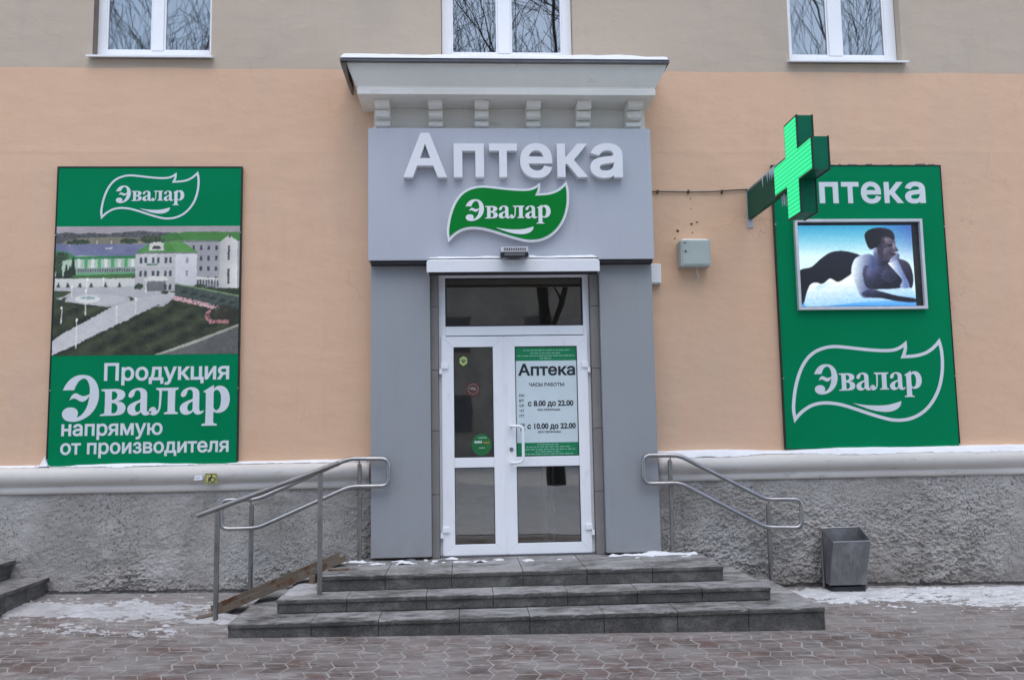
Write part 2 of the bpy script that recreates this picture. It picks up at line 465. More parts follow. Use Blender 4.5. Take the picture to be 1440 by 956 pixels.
def attr_mat(name, emit):
    k = NB(name)
    at = k.n("ShaderNodeAttribute", attribute_name="Col")
    if emit:
        k.link(at.outputs['Color'], k.b.inputs['Emission Color'])
        k.b.inputs['Emission Strength'].default_value = emit
        return k.out(c4(.012, .012, .014), 0.35)
    return k.out(at.outputs['Color'], 0.45, spec=0.35)
M['picture'] = attr_mat("printed banner photograph", 0)
M['screen'] = attr_mat("diode screen picture", 0.78)

# ------------------------------------------------------------------ mesh collecting
class MB:
    def __init__(self):
        self.v, self.f = [], []
    def add(self, verts, faces):
        o = len(self.v)
        self.v += [tuple(p) for p in verts]
        self.f += [tuple(i + o for i in f) for f in faces]
        return self
    def box(self, x0, x1, y0, y1, z0, z1):
        return self.add([(x0, y0, z0), (x1, y0, z0), (x1, y1, z0), (x0, y1, z0), (x0, y0, z1), (x1, y0, z1), (x1, y1, z1), (x0, y1, z1)],
                        [(0, 3, 2, 1), (4, 5, 6, 7), (0, 1, 5, 4), (1, 2, 6, 5), (2, 3, 7, 6), (3, 0, 4, 7)])
    def hexa(self, bottom, top):
        return self.add(list(bottom) + list(top), [(0, 3, 2, 1), (4, 5, 6, 7), (0, 1, 5, 4), (1, 2, 6, 5), (2, 3, 7, 6), (3, 0, 4, 7)])
    def tube(self, pts, r, seg=12, closed=False, caps=True):
        pts = [Vector(p) for p in pts]
        n = len(pts)
        rad = r if isinstance(r, (list, tuple)) else [r] * n
        rings = []
        ref = None
        for i, p in enumerate(pts):
            if closed:
                d = (pts[(i + 1) % n] - pts[i - 1]).normalized()
            else:
                d = (pts[min(i + 1, n - 1)] - pts[max(i - 1, 0)]).normalized()
            if ref is None:
                ref = d.orthogonal().normalized()
            ref = (ref - d * ref.dot(d)).normalized()
            b = d.cross(ref)
            rings.append([p + (ref * math.cos(2 * math.pi * k / seg) + b * math.sin(2 * math.pi * k / seg)) * rad[i] for k in range(seg)])
        verts = [q for ring in rings for q in ring]
        faces = []
        m = n if closed else n - 1
        for i in range(m):
            j = (i + 1) % n
            for k in range(seg):
                k2 = (k + 1) % seg
                faces.append((i * seg + k, i * seg + k2, j * seg + k2, j * seg + k))
        if not closed and caps:
            faces.append(tuple(range(seg - 1, -1, -1)))
            faces.append(tuple((n - 1) * seg + k for k in range(seg)))
        return self.add(verts, faces)
    def mesh(self, name, origin=(0, 0, 0), smooth=False):
        recalc = 4 < len(self.f) < 4000
        me = bpy.data.meshes.new(name)
        ox, oy, oz = origin
        me.from_pydata([(x - ox, y - oy, z - oz) for x, y, z in self.v], [], self.f)
        if smooth:
            me.polygons.foreach_set("use_smooth", [True] * len(me.polygons))
        if recalc:
            bm = bmesh.new(); bm.from_mesh(me)
            bmesh.ops.recalc_face_normals(bm, faces=bm.faces)
            bm.to_mesh(me); bm.free()
        me.update()
        return me

ORG = {}

def link_mesh(name, me, mat, parent=None, bevel=0.0, seg=2):
    o = bpy.data.objects.new(name, me)
    COL.objects.link(o)
    if mat is not None and not me.materials:
        me.materials.append(M[mat] if isinstance(mat, str) else mat)
    if parent is not None:
        o.parent = parent
    if bevel:
        b = o.modifiers.new("bevel", 'BEVEL')
        b.width = bevel
        b.segments = seg
        b.limit_method = 'ANGLE'
        b.angle_limit = R(40)
    return o

def org(parent):
    return ORG.get(parent.name, (0, 0, 0)) if parent is not None else (0, 0, 0)

def part(name, mb, mat, parent, bevel=0.0, smooth=False, seg=2):
    """a mesh under a thing (mesh vertices are given in world metres)"""
    o = link_mesh(name, mb.mesh(name, org(parent), smooth), mat, parent, bevel, seg)
    ORG[o.name] = org(parent)
    return o

def thing(name, label, cat, loc=(0, 0, 0), group=None):
    o = bpy.data.objects.new(name, None)
    o.empty_display_size = 0.1
    COL.objects.link(o)
    o.location = loc
    ORG[o.name] = tuple(loc)
    o['label'] = label
    o['category'] = cat
    if group:
        o['group'] = group
    return o

def solo(name, mb, mat, label, cat, bevel=0.0, smooth=False, group=None, kind=None, loc=(0, 0, 0)):
    o = link_mesh(name, mb.mesh(name, loc, smooth), mat, None, bevel)
    o.location = loc
    if label: o['label'] = label
    if cat: o['category'] = cat
    if group: o['group'] = group
    if kind: o['kind'] = kind
    ORG[o.name] = tuple(loc)
    return o

# ------------------------------------------------------------------ flat outlines, lettering
def smooth_loop(pts, corners=(), n=5):
    """closed Catmull-Rom through pts; indices in corners stay sharp"""
    P = [np.array(p, float) for p in pts]
    m = len(P)
    out = []
    cs = set(c % m for c in corners)
    for i in range(m):
        p0, p1, p2, p3 = P[i - 1], P[i], P[(i + 1) % m], P[(i + 2) % m]
        t1 = (p2 - p1) if i in cs else (p2 - p0) * 0.5
        t2 = (p2 - p1) if (i + 1) % m in cs else (p3 - p1) * 0.5
        if i in cs and (i + 1) % m in cs:
            out.append(tuple(p1))
            continue
        for k in range(n):
            t = k / n
            h = (2 * t**3 - 3 * t**2 + 1) * p1 + (t**3 - 2 * t**2 + t) * t1 + (-2 * t**3 + 3 * t**2) * p2 + (t**3 - t**2) * t2
            out.append(tuple(h))
    return out

def area2(c):
    a = np.array(c)
    x, y = a[:, 0], a[:, 1]
    return 0.5 * np.sum(x * np.roll(y, -1) - np.roll(x, -1) * y)

def offset_loop(c, d, miter=2.2):
    """move a closed loop by d along its right-hand normal (outwards for counter-clockwise)"""
    a = np.array(c)
    nx = np.roll(a, -1, 0)
    e = nx - a
    L = np.linalg.norm(e, axis=1)
    keep = L > 1e-9
    a, e, L = a[keep], None, None
    nx = np.roll(a, -1, 0)
    e = nx - a
    e /= np.linalg.norm(e, axis=1)[:, None]
    n1 = np.stack([e[:, 1], -e[:, 0]], 1)
    n0 = np.roll(n1, 1, 0)
    b = n0 + n1
    l = np.linalg.norm(b, axis=1)
    b = b / np.maximum(l, 1e-6)[:, None]
    cosh = np.maximum((b * n1).sum(1), 1.0 / miter)
    return [tuple(p) for p in a + b * (d / cosh)[:, None]]

def fill2d(loops):
    """triangulate loops with a non-zero winding rule -> verts, tris, boundary edges"""
    V, Ed = [], []
    for c in loops:
        o = len(V)
        V += [Vector((p[0], p[1])) for p in c]
        Ed += [(o + i, o + (i + 1) % len(c)) for i in range(len(c))]
    vo, eo, fo, _, _, _ = delaunay_2d_cdt(V, Ed, [], 0, 1e-7)
    vo = np.array([(p.x, p.y) for p in vo])
    T = np.array([f for f in fo if len(f) == 3])
    cen = vo[T].mean(1)
    wn_ = np.zeros(len(cen))
    for c in loops:
        a = np.array(c)
        b = np.roll(a, -1, 0)
        for (x0, y0), (x1, y1) in zip(a, b):
            side = (x1 - x0) * (cen[:, 1] - y0) - (cen[:, 0] - x0) * (y1 - y0)
            upc = (y0 <= cen[:, 1]) & (y1 > cen[:, 1]) & (side > 0)
            dnc = (y0 > cen[:, 1]) & (y1 <= cen[:, 1]) & (side < 0)
            wn_ += upc
            wn_ -= dnc
    T = T[wn_ != 0]
    # orient counter-clockwise
    p = vo[T]
    s = (p[:, 1, 0] - p[:, 0, 0]) * (p[:, 2, 1] - p[:, 0, 1]) - (p[:, 2, 0] - p[:, 0, 0]) * (p[:, 1, 1] - p[:, 0, 1])
    T[s < 0] = T[s < 0][:, ::-1]
    cnt = {}
    for t in T:
        for i in range(3):
            e = (int(t[i]), int(t[(i + 1) % 3]))
            cnt[e] = 1
    bd = [e for e in cnt if (e[1], e[0]) not in cnt]
    return vo, [tuple(int(i) for i in t) for t in T], bd

def plate(loops, yf, yb):
    """loops in (X, Z) metres -> a plate whose face is at Y=yf (towards the street), back at yb"""
    vo, tris, bd = fill2d(loops)
    n = len(vo)
    mb = MB()
    verts = [(x, yf, z) for x, z in vo] + [(x, yb, z) for x, z in vo]
    faces = list(tris)                       # counter-clockwise in XZ faces -Y
    faces += [(b, a, a + n, b + n) for a, b in bd]
    mb.add(verts, faces)
    return mb

_loops = {}
def font_loops(body, bold=0.0):
    key = (body, bold)
    if key in _loops:
        return _loops[key]
    cu = bpy.data.curves.new("lettering", 'FONT')
    cu.body = body
    cu.size = 1.0
    cu.resolution_u = 4
    cu.fill_mode = 'NONE'
    ob = bpy.data.objects.new("lettering_source", cu)
    COL.objects.link(ob)
    dg = bpy.context.evaluated_depsgraph_get()
    me = ob.evaluated_get(dg).to_mesh()
    co = [(v.co.x, v.co.y) for v in me.vertices]
    adj = {}
    for e in me.edges:
        a, b = e.vertices
        adj.setdefault(a, []).append(b)
        adj.setdefault(b, []).append(a)
    seen, loops = set(), []
    for s in range(len(co)):
        if s in seen or s not in adj:
            continue
        loop, cur, prev = [s], s, None
        seen.add(s)
        nxt = s + 1 if (s + 1) in adj[s] else adj[s][0]
        while nxt != s and nxt not in seen:
            loop.append(nxt)
            seen.add(nxt)
            cands = [q for q in adj[nxt] if q != loop[-2]]
            if not cands:
                break
            nxt = cands[0]
        if len(loop) > 2:
            loops.append([co[i] for i in loop])
    ob.to_mesh_clear()
    bpy.data.objects.remove(ob)
    bpy.data.curves.remove(cu)
    if loops and bold:
        out = []
        for grp in split_letters(loops):
            big = max(grp, key=lambda c: abs(area2(c)))
            sg = 1 if area2(big) > 0 else -1
            out += [offset_loop(c, bold * sg) for c in grp]
        loops = out
    _loops[key] = loops
    return loops

def fit(loops, x0, x1, z0, z1, box=None):
    """scale loops so their bounding box (or the given source box) fills x0..x1, z0..z1"""
    if box is None:
        a = np.concatenate([np.array(c) for c in loops])
        box = (a[:, 0].min(), a[:, 0].max(), a[:, 1].min(), a[:, 1].max())
    sx, sz = (x1 - x0) / (box[1] - box[0]), (z1 - z0) / (box[3] - box[2])
    return [[(x0 + (p[0] - box[0]) * sx, z0 + (p[1] - box[2]) * sz) for p in c] for c in loops]

def text_loops(body, x0, x1, zbase, xheight, bold=0.02):
    """fit a line of text: baseline, x-height and left/right ends in metres"""
    L = font_loops(body, bold)
    a = np.concatenate([np.array(c) for c in L])
    sx = (x1 - x0) / (a[:, 0].max() - a[:, 0].min())
    sz = xheight / 0.546
    mx = a[:, 0].min()
    return [[(x0 + (p[0] - mx) * sx, zbase + p[1] * sz) for p in c] for c in L]

def split_letters(loops):
    """group loops that overlap in x into single letters, left to right"""
    items = sorted(([min(p[0] for p in c), max(p[0] for p in c), [c]] for c in loops), key=lambda t: t[0])
    out = []
    for it in items:
        if out and it[0] < out[-1][1] - 1e-4:
            out[-1][1] = max(out[-1][1], it[1])
            out[-1][2] += it[2]
        else:
            out.append(it)
    return [t[2] for t in out]

# the serif word mark, traced letter by letter (y down, baseline 470)
_E = ([(52, 271), (75, 225), (110, 185), (155, 160), (205, 155), (255, 165), (300, 205), (323, 260), (329, 320), (318, 378), (295, 425), (260, 465), (215, 494), (170, 510),
       (125, 513), (85, 503), (60, 480), (52, 450), (62, 425), (85, 408), (115, 403), (145, 408), (166, 425), (173, 448), (170, 466), (163, 482), (195, 466), (225, 430), (243, 390),
       (252, 350), (256, 318), (235, 345), (210, 360), (185, 357), (160, 342), (138, 335), (120, 340), (104, 348), (120, 315), (140, 298), (160, 297), (185, 310), (210, 318), (235, 312),
       (257, 303), (258, 265), (250, 225), (235, 195), (215, 183), (195, 186), (170, 205), (150, 240), (138, 271)], (0, 25, 30, 37, 44, 52))
_V = ([(347, 267), (455, 265), (492, 271), (520, 286), (530, 311), (520, 337), (495, 354), (468, 362), (502, 368), (526, 386), (535, 413), (525, 445), (500, 463), (460, 470), (342, 472),
       (342, 461), (365, 455), (375, 438), (375, 300), (368, 285), (347, 279)], (0, 1, 7, 13, 14, 15, 20))
_V1 = ([(428, 285), (450, 287), (466, 300), (470, 318), (462, 338), (444, 348), (428, 350)], (0, 6))
_V2 = ([(428, 374), (452, 377), (469, 392), (474, 415), (467, 438), (450, 452), (434, 452), (428, 444)], (0,))
_A = ([(556, 326), (558, 306), (572, 284), (600, 267), (635, 260), (668, 266), (690, 284), (698, 312), (699, 424), (705, 444), (717, 447), (731, 440), (736, 446), (720, 464), (692, 473),
       (668, 466), (654, 447), (630, 465), (600, 473), (572, 466), (554, 446), (550, 416), (565, 390), (600, 369), (638, 354), (648, 344), (648, 308), (642, 288), (628, 279), (612, 281),
       (604, 294), (600, 312), (590, 328), (572, 336)], (11, 12, 16))
_A1 = ([(648, 370), (625, 382), (611, 399), (607, 420), (613, 439), (627, 446), (642, 439), (648, 426)], (0, 7))
_L = ([(768, 262), (940, 262), (940, 274), (922, 282), (915, 298), (915, 432), (922, 448), (938, 455), (938, 466), (832, 466), (832, 455), (850, 448), (858, 434), (858, 285), (812, 285),
       (806, 396), (800, 428), (786, 455), (765, 470), (740, 471), (722, 460), (715, 440), (722, 420), (740, 409), (757, 411), (768, 423), (775, 437), (784, 430), (790, 405), (793, 305),
       (788, 284), (768, 275)], (0, 1, 2, 8, 9, 13, 14, 31))
_P = ([(1135, 291), (1157, 279), (1184, 262), (1212, 246), (1214, 276), (1228, 261), (1252, 252), (1286, 257), (1315, 280), (1333, 318), (1338, 360), (1329, 405), (1306, 440), (1272, 459),
       (1240, 462), (1212, 452), (1212, 528), (1220, 541), (1240, 547), (1240, 559), (1122, 559), (1122, 547), (1142, 540), (1151, 526), (1152, 322), (1147, 305), (1135, 301)],
      (0, 3, 4, 15, 19, 20, 21, 18, 26))
_P1 = ([(1212, 300), (1226, 285), (1246, 287), (1262, 306), (1270, 342), (1268, 390), (1258, 424), (1240, 440), (1222, 436), (1212, 418)], (0, 9))

def oriented(loop, ccw):
    return loop if (area2(loop) > 0) == ccw else loop[::-1]

def wordmark_letters():
    def g(*parts):
        return [oriented([(x, -y) for x, y in smooth_loop(p[0], p[1], 4)], i == 0) for i, p in enumerate(parts)]
    sh = lambda loops, d: [[(x + d, y) for x, y in c] for c in loops]
    a = g(_A, _A1)
    return [g(_E), g(_V, _V1, _V2), a, g(_L), sh(a, 403), g(_P, _P1)]

_LEAF = [(40, 730), (30, 655), (36, 570), (58, 450), (100, 322), (160, 217), (230, 152), (310, 116), (400, 101), (500, 108), (620, 123), (740, 136), (850, 142), (920, 138), (970, 122),
         (1005, 102), (1028, 84), (1028, 120), (1020, 155), (1002, 198), (1050, 196), (1120, 190), (1190, 172), (1250, 140), (1298, 98), (1327, 66), (1341, 130), (1345, 220), (1338, 320), (1315, 430),
         (1275, 530), (1215, 620), (1140, 690), (1050, 735), (960, 752), (870, 748), (770, 722), (660, 685), (550, 645), (440, 610), (350, 595), (270, 594), (190, 612), (120, 652), (74, 692)]
_LEAF_C = (0, 16, 19, 25)
_SMILE = [(545, 597), (620, 612), (700, 620), (790, 622), (860, 615), (920, 600), (962, 587), (955, 620), (930, 650), (890, 670), (840, 679), (780, 676), (710, 662), (640, 638), (590, 618)]
LEAF_BOX = (18.0, 1359.0, -766.0, -44.0)        # outer bounds of the stroked leaf (x0, x1, z0, z1)

def leaf_center():
    return oriented([(x, -y) for x, y in smooth_loop(_LEAF, _LEAF_C, 4)], True)

def smile_loop():
    return oriented([(x, -y) for x, y in smooth_loop(_SMILE, (0, 6), 4)], True)

def wordmark_in_leaf():
    """word mark letters in leaf coordinates"""
    out = []
    for L in wordmark_letters():
        out.append([[(222 + (x - 52) * 930 / 1286.0, -487 + (y + 470) * 0.735) for x, y in c] for c in L])
    return out

# ------------------------------------------------------------------ painting helpers for flat prints
def poly_mask(U, V, pts):
    p = np.array(pts, float)
    q = np.roll(p, -1, 0)
    ins = np.zeros(U.shape, bool)
    for (x0, y0), (x1, y1) in zip(p, q):
        if y0 == y1:
            continue
        c = ((y0 > V) != (y1 > V)) & (U < (x1 - x0) * (V - y0) / (y1 - y0) + x0)
        ins ^= c
    return ins

def soften(im, times=1):
    for _ in range(times):
        p = np.pad(im, ((1, 1), (1, 1), (0, 0)), 'edge')
        im = (p[1:-1, 1:-1] * 2 + p[:-2, 1:-1] + p[2:, 1:-1] + p[1:-1, :-2] + p[1:-1, 2:]) / 6
    return im

def image_grid(name, img, x0, x1, z0, z1, y, mat, parent, shear=0.0):
    """flat picture: a fine sheet of vertices, one colour per vertex (img rows run top to bottom)"""
    h, w = img.shape[:2]
    xs = np.linspace(x0, x1, w)
    zs = np.linspace(z1, z0, h)
    X, Z = np.meshgrid(xs, zs)
    X = X + shear * (Z - z0)
    o = org(parent)
    co = np.stack([X - o[0], np.full_like(X, y) - o[1], Z - o[2]], -1).reshape(-1, 3)
    idx = np.arange(h * w).reshape(h, w)
    F = np.stack([idx[1:, :-1], idx[1:, 1:], idx[:-1, 1:], idx[:-1, :-1]], -1).reshape(-1, 4)
    me = bpy.data.meshes.new(name)
    me.from_pydata(co.tolist(), [], F.tolist())
    ca = me.color_attributes.new("Col", 'FLOAT_COLOR', 'POINT')
    rgba = np.ones((h * w, 4))
    rgba[:, :3] = lin(np.clip(img, 0, 255)).reshape(-1, 3)
    ca.data.foreach_set("color", rgba.ravel())
    ob = link_mesh(name, me, mat, parent)
    ORG[ob.name] = o
    return ob

# =================================================================== THE SETTING
# ------------------------------------------------------------------ ground
def ground_sheet():
    xs = np.concatenate([[-120, -60, -30], np.arange(-14, 14.01, 1.0), [30, 60, 120]])
    ys = np.concatenate([[-160, -80, -40, -20], np.arange(-9, 2.01, 0.5), [6]])
    X, Y = np.meshgrid(xs, ys)
    Z = ground_z(X, Y)
    co = np.stack([X, Y, Z], -1).reshape(-1, 3)
    w = len(xs)
    idx = np.arange(len(co)).reshape(len(ys), w)
    F = np.stack([idx[:-1, :-1], idx[:-1, 1:], idx[1:, 1:], idx[1:, :-1]], -1).reshape(-1, 4)
    mb = MB()
    mb.add(co.tolist(), F.tolist())
    return mb

pavement = solo('pavement', ground_sheet(), 'joint', None, None, kind='structure')

PW, PL, PA, GAP, PT = 0.153, 0.20, 0.021, 0.0100, 0.0016      # paver width, length, wave, joint, height above the joint

def wave(y):
    t = (y / PL) % 1.0
    return PA * (4 * abs(t - 0.5) - 1.0)

def paver_outline(phase):
    # odd columns are shifted by half a length, so their wave is too
    off = PL * 0.5 if phase else 0.0
    ys = [GAP / 2, PL / 2, PL - GAP / 2]
    left = [(GAP / 2 + wave(y + off), y) for y in ys]
    right = [(PW - GAP / 2 + wave(y + off), y) for y in ys]
    return left, right

def paver_geo(phase, x, y, zfun, h=PT, tilt=(0, 0)):
    left, right = paver_outline(phase)
    ring = [(px, py) for px, py in right] + [(px, py) for px, py in reversed(left)]
    cx, cy = PW / 2, PL / 2
    n = len(ring)
    V = []
    for px, py in ring:
        V.append((x + px, y + py, zfun(x + px, y + py) - 0.012))
    for px, py in ring:
        V.append((x + px, y + py, zfun(x + px, y + py) + h - 0.0010))
    for px, py in ring:
        qx, qy = cx + (px - cx) * 0.93, cy + (py - cy) * 0.95
        V.append((x + qx, y + qy, zfun(x + qx, y + qy) + h))
    F = [tuple(range(2 * n, 3 * n))]
    for a in range(2):
        for i in range(n):
            j = (i + 1) % n
            F.append((a * n + i, a * n + j, (a + 1) * n + j, (a + 1) * n + i))
    return V, F

def build_pavers():
    spots = []
    nx0, nx1 = int(-6.2 / PW), int(7.2 / PW)
    inv = cam.matrix_world.inverted()
    for i in range(nx0, nx1):
        ph = i % 2
        x = i * PW
        for j in range(-26, 1):
            y = j * PL + (PL * 0.5 if ph else 0.0)
            cx, cy = x + PW / 2, y + PL / 2
            if cy > -0.09:
                continue
            # under the stairs and the side steps
            if -1.76 < x and x + PW < 2.75 and cy > -1.46:
                continue
            if cx < -3.95 and cy > -1.15:
                continue
            p = inv @ Vector((cx, cy, float(ground_z(cx, cy))))
            u, v = -p.x / p.z * 30 / 36 , -p.y / p.z * 30 / 36
            inview = abs(u) < 0.515 and abs(v) < 0.515 * 679 / 1024
            spots.append((0 if inview else 1, -p.z, x, y, ph))
    spots.sort()
    near, rest = spots[:300], spots[300:]
    # a sloped paver mesh for each of the two column phases, shared by all of that kind
    flat = lambda a, b: 0.0
    meshes = {}
    nrm = Vector((0.0165, -0.05, 1)).normalized()
    q = Vector((0, 0, 1)).rotation_difference(nrm)
    for ph in (0, 1):
        for var in range(3):
            mb = MB()
            rr = random.Random(ph * 10 + var)
            mb.add(*paver_geo(ph, -PW / 2, -PL / 2, flat, PT + rr.uniform(-.0005, .0005)))
            me = mb.mesh('paver')
            me.materials.append(M['paver'])
            meshes[ph, var] = me
    for k, (_, _, x, y, ph) in enumerate(near):
        o = bpy.data.objects.new('paver', meshes[ph, random.randrange(3)])
        COL.objects.link(o)
        o.parent = pavement
        cx, cy = x + PW / 2, y + PL / 2
        o.location = (cx + random.uniform(-.002, .002), cy + random.uniform(-.002, .002), float(ground_z(cx, cy)) + random.uniform(-.0008, .0006))
        o.rotation_mode = 'QUATERNION'
        tl = Matrix.Rotation(R(random.uniform(-.35, .35)), 3, 'X') @ Matrix.Rotation(R(random.uniform(-.35, .35)), 3, 'Y')
        o.rotation_quaternion = (q.to_matrix() @ tl).to_quaternion()
    mb = MB()
    rnd = []
    for _, _, x, y, ph in rest:
        V, F = paver_geo(ph, x, y, lambda a, b: float(ground_z(a, b)), PT + random.uniform(-.0008, .0006))
        mb.add(V, F)
        rnd += [random.random()] * len(V)
    me = mb.mesh('pavers')
    at = me.attributes.new("rnd", 'FLOAT', 'POINT')
    at.data.foreach_set("value", rnd)
    o = link_mesh('pavers', me, 'paver', pavement)
    o['kind'] = 'stuff'
build_pavers()

# street snow on the far side, seen only mirrored in the glass
mb = MB()
for xa, xb in ((-70, -14), (-14, 14), (14, 70)):
    za, zb = float(ground_z(xa, -6.0)) + .012, float(ground_z(xb, -6.0)) + .012
    mb.add([(xa, -120, za), (xb, -120, zb), (xb, -5.4, zb), (xa, -5.4, za)], [(0, 1, 2, 3)])
solo('street_snow', mb, 'field_snow', None, None, kind='structure')

# ------------------------------------------------------------------ the building
house = thing('pharmacy_building', 'peach and beige rendered building with grey clad entrance portal and rough plinth', 'building', (0.48, 0, 0.06))
WX0, WX1 = -11.0, 12.5
WIN = [(-3.60, -2.46), (-0.20, 1.13), (3.35, 4.535)]      # window openings in the upper wall
WINZ = (5.215, 6.85)

def grid_wall(xs, zs, hole, disp, depth):
    """front skin with openings; xs, zs sorted; hole(x,z) true inside an opening"""
    mb = MB()
    nx, nz = len(xs), len(zs)
    X, Z = np.meshgrid(xs, zs)
    Y = disp(X, Z)
    V = np.stack([X, Y, Z], -1).reshape(-1, 3).tolist()
    F = []
    solid = [[not hole((xs[i] + xs[i + 1]) / 2, (zs[j] + zs[j + 1]) / 2) for i in range(nx - 1)] for j in range(nz - 1)]
    extra = []
    def back(idx):
        extra.append((V[idx][0], depth, V[idx][2]))
        return len(V) + len(extra) - 1
    for j in range(nz - 1):
        for i in range(nx - 1):
            a, b, c, d = j * nx + i, j * nx + i + 1, (j + 1) * nx + i + 1, (j + 1) * nx + i
            if solid[j][i]:
                F.append((a, b, c, d))
            else:
                for (di, dj, e0, e1) in ((-1, 0, d, a), (1, 0, b, c), (0, -1, a, b), (0, 1, c, d)):
                    ii, jj = i + di, j + dj
                    if 0 <= ii < nx - 1 and 0 <= jj < nz - 1 and solid[jj][ii]:
                        F.append((e1, e0, back(e0), back(e1)))
    mb.add(V + extra, F)
    return mb

def cuts(lo, hi, step, forced):
    base = [lo + (hi - lo) * k / max(1, round((hi - lo) / step)) for k in range(round((hi - lo) / step) + 1)]
    base = [b for b in base if all(abs(b - f) > step * 0.3 for f in forced)]
    return sorted(set(base + [f for f in forced if lo <= f <= hi]))

def low_disp(X, Z):
    y = 0.006 * (fbm2(X * 0.9, Z * 0.9, 4, 3) - 0.5)
    ridge = 4.29 + 0.03 * (fbm2(X * 0.5, Z * 0 + 2, 3, 5) - 0.5)
    y -= 0.0022 * np.exp(-((Z - ridge) / 0.022) ** 2) * (0.25 + fbm2(X * 1.1, Z * 0, 3, 8))
    y -= 0.0012 / (1 + np.exp(-(ridge - Z) / 0.01))
    return y

xs = cuts(WX0, WX1, 0.075, [-0.30, 1.27])
zs = cuts(-0.15, 5.12, 0.028, [3.0])
low = grid_wall(xs, zs, lambda x, z: -0.30 < x < 1.27 and z < 3.0, low_disp, 0.5)
low.v = [(x, y, z + (0.022 * (float(fbm2(np.array(x * 1.7), np.array(3.0), 4, 23, .6)) - 0.5) if z > 5.115 else 0.0)) for x, y, z in low.v]   # hand-painted edge
wall_low = part('ground_floor_wall', low, 'peach', house)
forced = [v for w in WIN for v in w]
xs = cuts(WX0, WX1, 0.15, forced)
zs = cuts(5.08, 9.2, 0.1, list(WINZ))
def hole_up(x, z):
    return WINZ[0] < z < WINZ[1] and any(a < x < b for a, b in WIN)
def up_disp(X, Z):
    return 0.008 + 0.004 * (fbm2(X * 0.8, Z * 0.8, 4, 13) - 0.5)
wall_up = part('upper_wall', grid_wall(xs, zs, hole_up, up_disp, 0.30), 'beige', house)
# body of the building: closed sides, roof and back so that it casts shade as a solid
mb = MB()
mb.add([(WX0, .02, -.2), (WX0, 11, -.2), (WX0, 11, 9.2), (WX0, .02, 9.2)], [(0, 1, 2, 3)])
mb.add([(WX1, .02, -.2), (WX1, .02, 9.2), (WX1, 11, 9.2), (WX1, 11, -.2)], [(0, 1, 2, 3)])
mb.add([(WX0, 11, -.2), (WX1, 11, -.2), (WX1, 11, 9.2), (WX0, 11, 9.2)], [(0, 1, 2, 3)])
part('rear_walls', mb, 'beige', house)
mb = MB(); mb.box(WX0 - .3, WX1 + .3, -.45, 11.3, 9.2, 9.5)
part('roof', mb, 'flashing', house)

# ------------------------------------------------------------------ plinth (rough) and its moulding
def rough_plinth(x0, x1, seed):
    st = 0.0105
    nx = int((x1 - x0) / st)
    xs = np.linspace(x0, x1, nx)
    zs = np.linspace(-0.12, 1.06, int(1.18 / st))
    X, Z = np.meshgrid(xs, zs)
    lump = fbm2(X * 7, Z * 8, 4, seed, 0.6)
    fine = fbm2(X * 26, Z * 34, 3, seed + 9, 0.6)
    grit_ = fbm2(X * 60, Z * 75, 2, seed + 13, 0.6)
    ridg = 1 - np.abs(2 * fbm2(X * 13 + 1.5 * lump, Z * 19, 3, seed + 20, .55) - 1)
    worn = np.clip((fbm2(X * 1.3, Z * 1.7, 4, seed + 31) - 0.40 + .25 * np.clip(Z - .45, -.3, .3)) * 5, 0, 1)        # flatter trowelled areas
    lower = np.clip((0.75 - Z) / 0.5, 0.25, 1)
    y = -0.045 - 0.026 * (lump - .5) - (0.036 * (fine - .5) + 0.022 * (ridg - .7) + 0.030 * (grit_ - .5)) * (1.15 - 0.95 * worn) * (0.6 + .5 * lower)
    y -= 0.025 * np.clip((0.35 - Z) / 0.35, 0, 1) * (0.4 + lump)
    foot = ground_z(X, np.full_like(X, -0.1))
    ragged = foot + 0.015 + 0.03 * fbm2(X * 6, X * 0, 3, seed + 40)
    y = np.where(Z < ragged, y * 0.55, y)                                            # undercut at the very foot
    V = np.stack([X, y, Z], -1).reshape(-1, 3).tolist()
    w = nx
    idx = np.arange(len(V)).reshape(len(zs), w)
    F = np.stack([idx[:-1, :-1], idx[:-1, 1:], idx[1:, 1:], idx[1:, :-1]], -1).reshape(-1, 4).tolist()
    mb = MB(); mb.add(V, F)
    return mb
part('plinth', rough_plinth(-5.6, -0.86, 101), 'plinth', house)
part('plinth', rough_plinth(1.79, 7.0, 202), 'plinth', house)

MOULD = [(0.01, 1.028), (-.062, 1.032), (-.074, 1.046), (-.075, 1.088), (-.068, 1.098), (-.072, 1.106), (-.104, 1.124), (-.128, 1.155), (-.136, 1.192), (-.128, 1.228), (-.106, 1.255), (-.076, 1.268), (-.04, 1.274), (.01, 1.279)]
def moulding(x0, x1, seed):
    n = int((x1 - x0) / 0.06)
    xs = np.linspace(x0, x1, n)
    wob = 0.010 * (fbm2(xs * .7, xs * 0, 3, seed) - .5)
    V, F = [], []
    k = len(MOULD)
    for i, x in enumerate(xs):
        for j, (y, z) in enumerate(MOULD):
            e = 0.006 * (fbm2(np.array(x * 2.2), np.array(j * 0.6), 3, seed + 3) - .5)
            V.append((float(x), float(y + e + wob[i] * .5), float(z + wob[i] + e)))
    for i in range(n - 1):
        for j in range(k - 1):
            F.append((i * k + j, (i + 1) * k + j, (i + 1) * k + j + 1, i * k + j + 1))
    for s, i in ((1, 0), (-1, n - 1)):
        F.append(tuple(i * k + j for j in (range(k) if s > 0 else range(k - 1, -1, -1))))
    mb = MB(); mb.add(V, F)
    return mb
part('plinth_moulding', moulding(-5.6, -0.90, 5), 'moulding', house, smooth=True)
part('plinth_moulding', moulding(1.825, 7.0, 8), 'moulding', house, smooth=True)

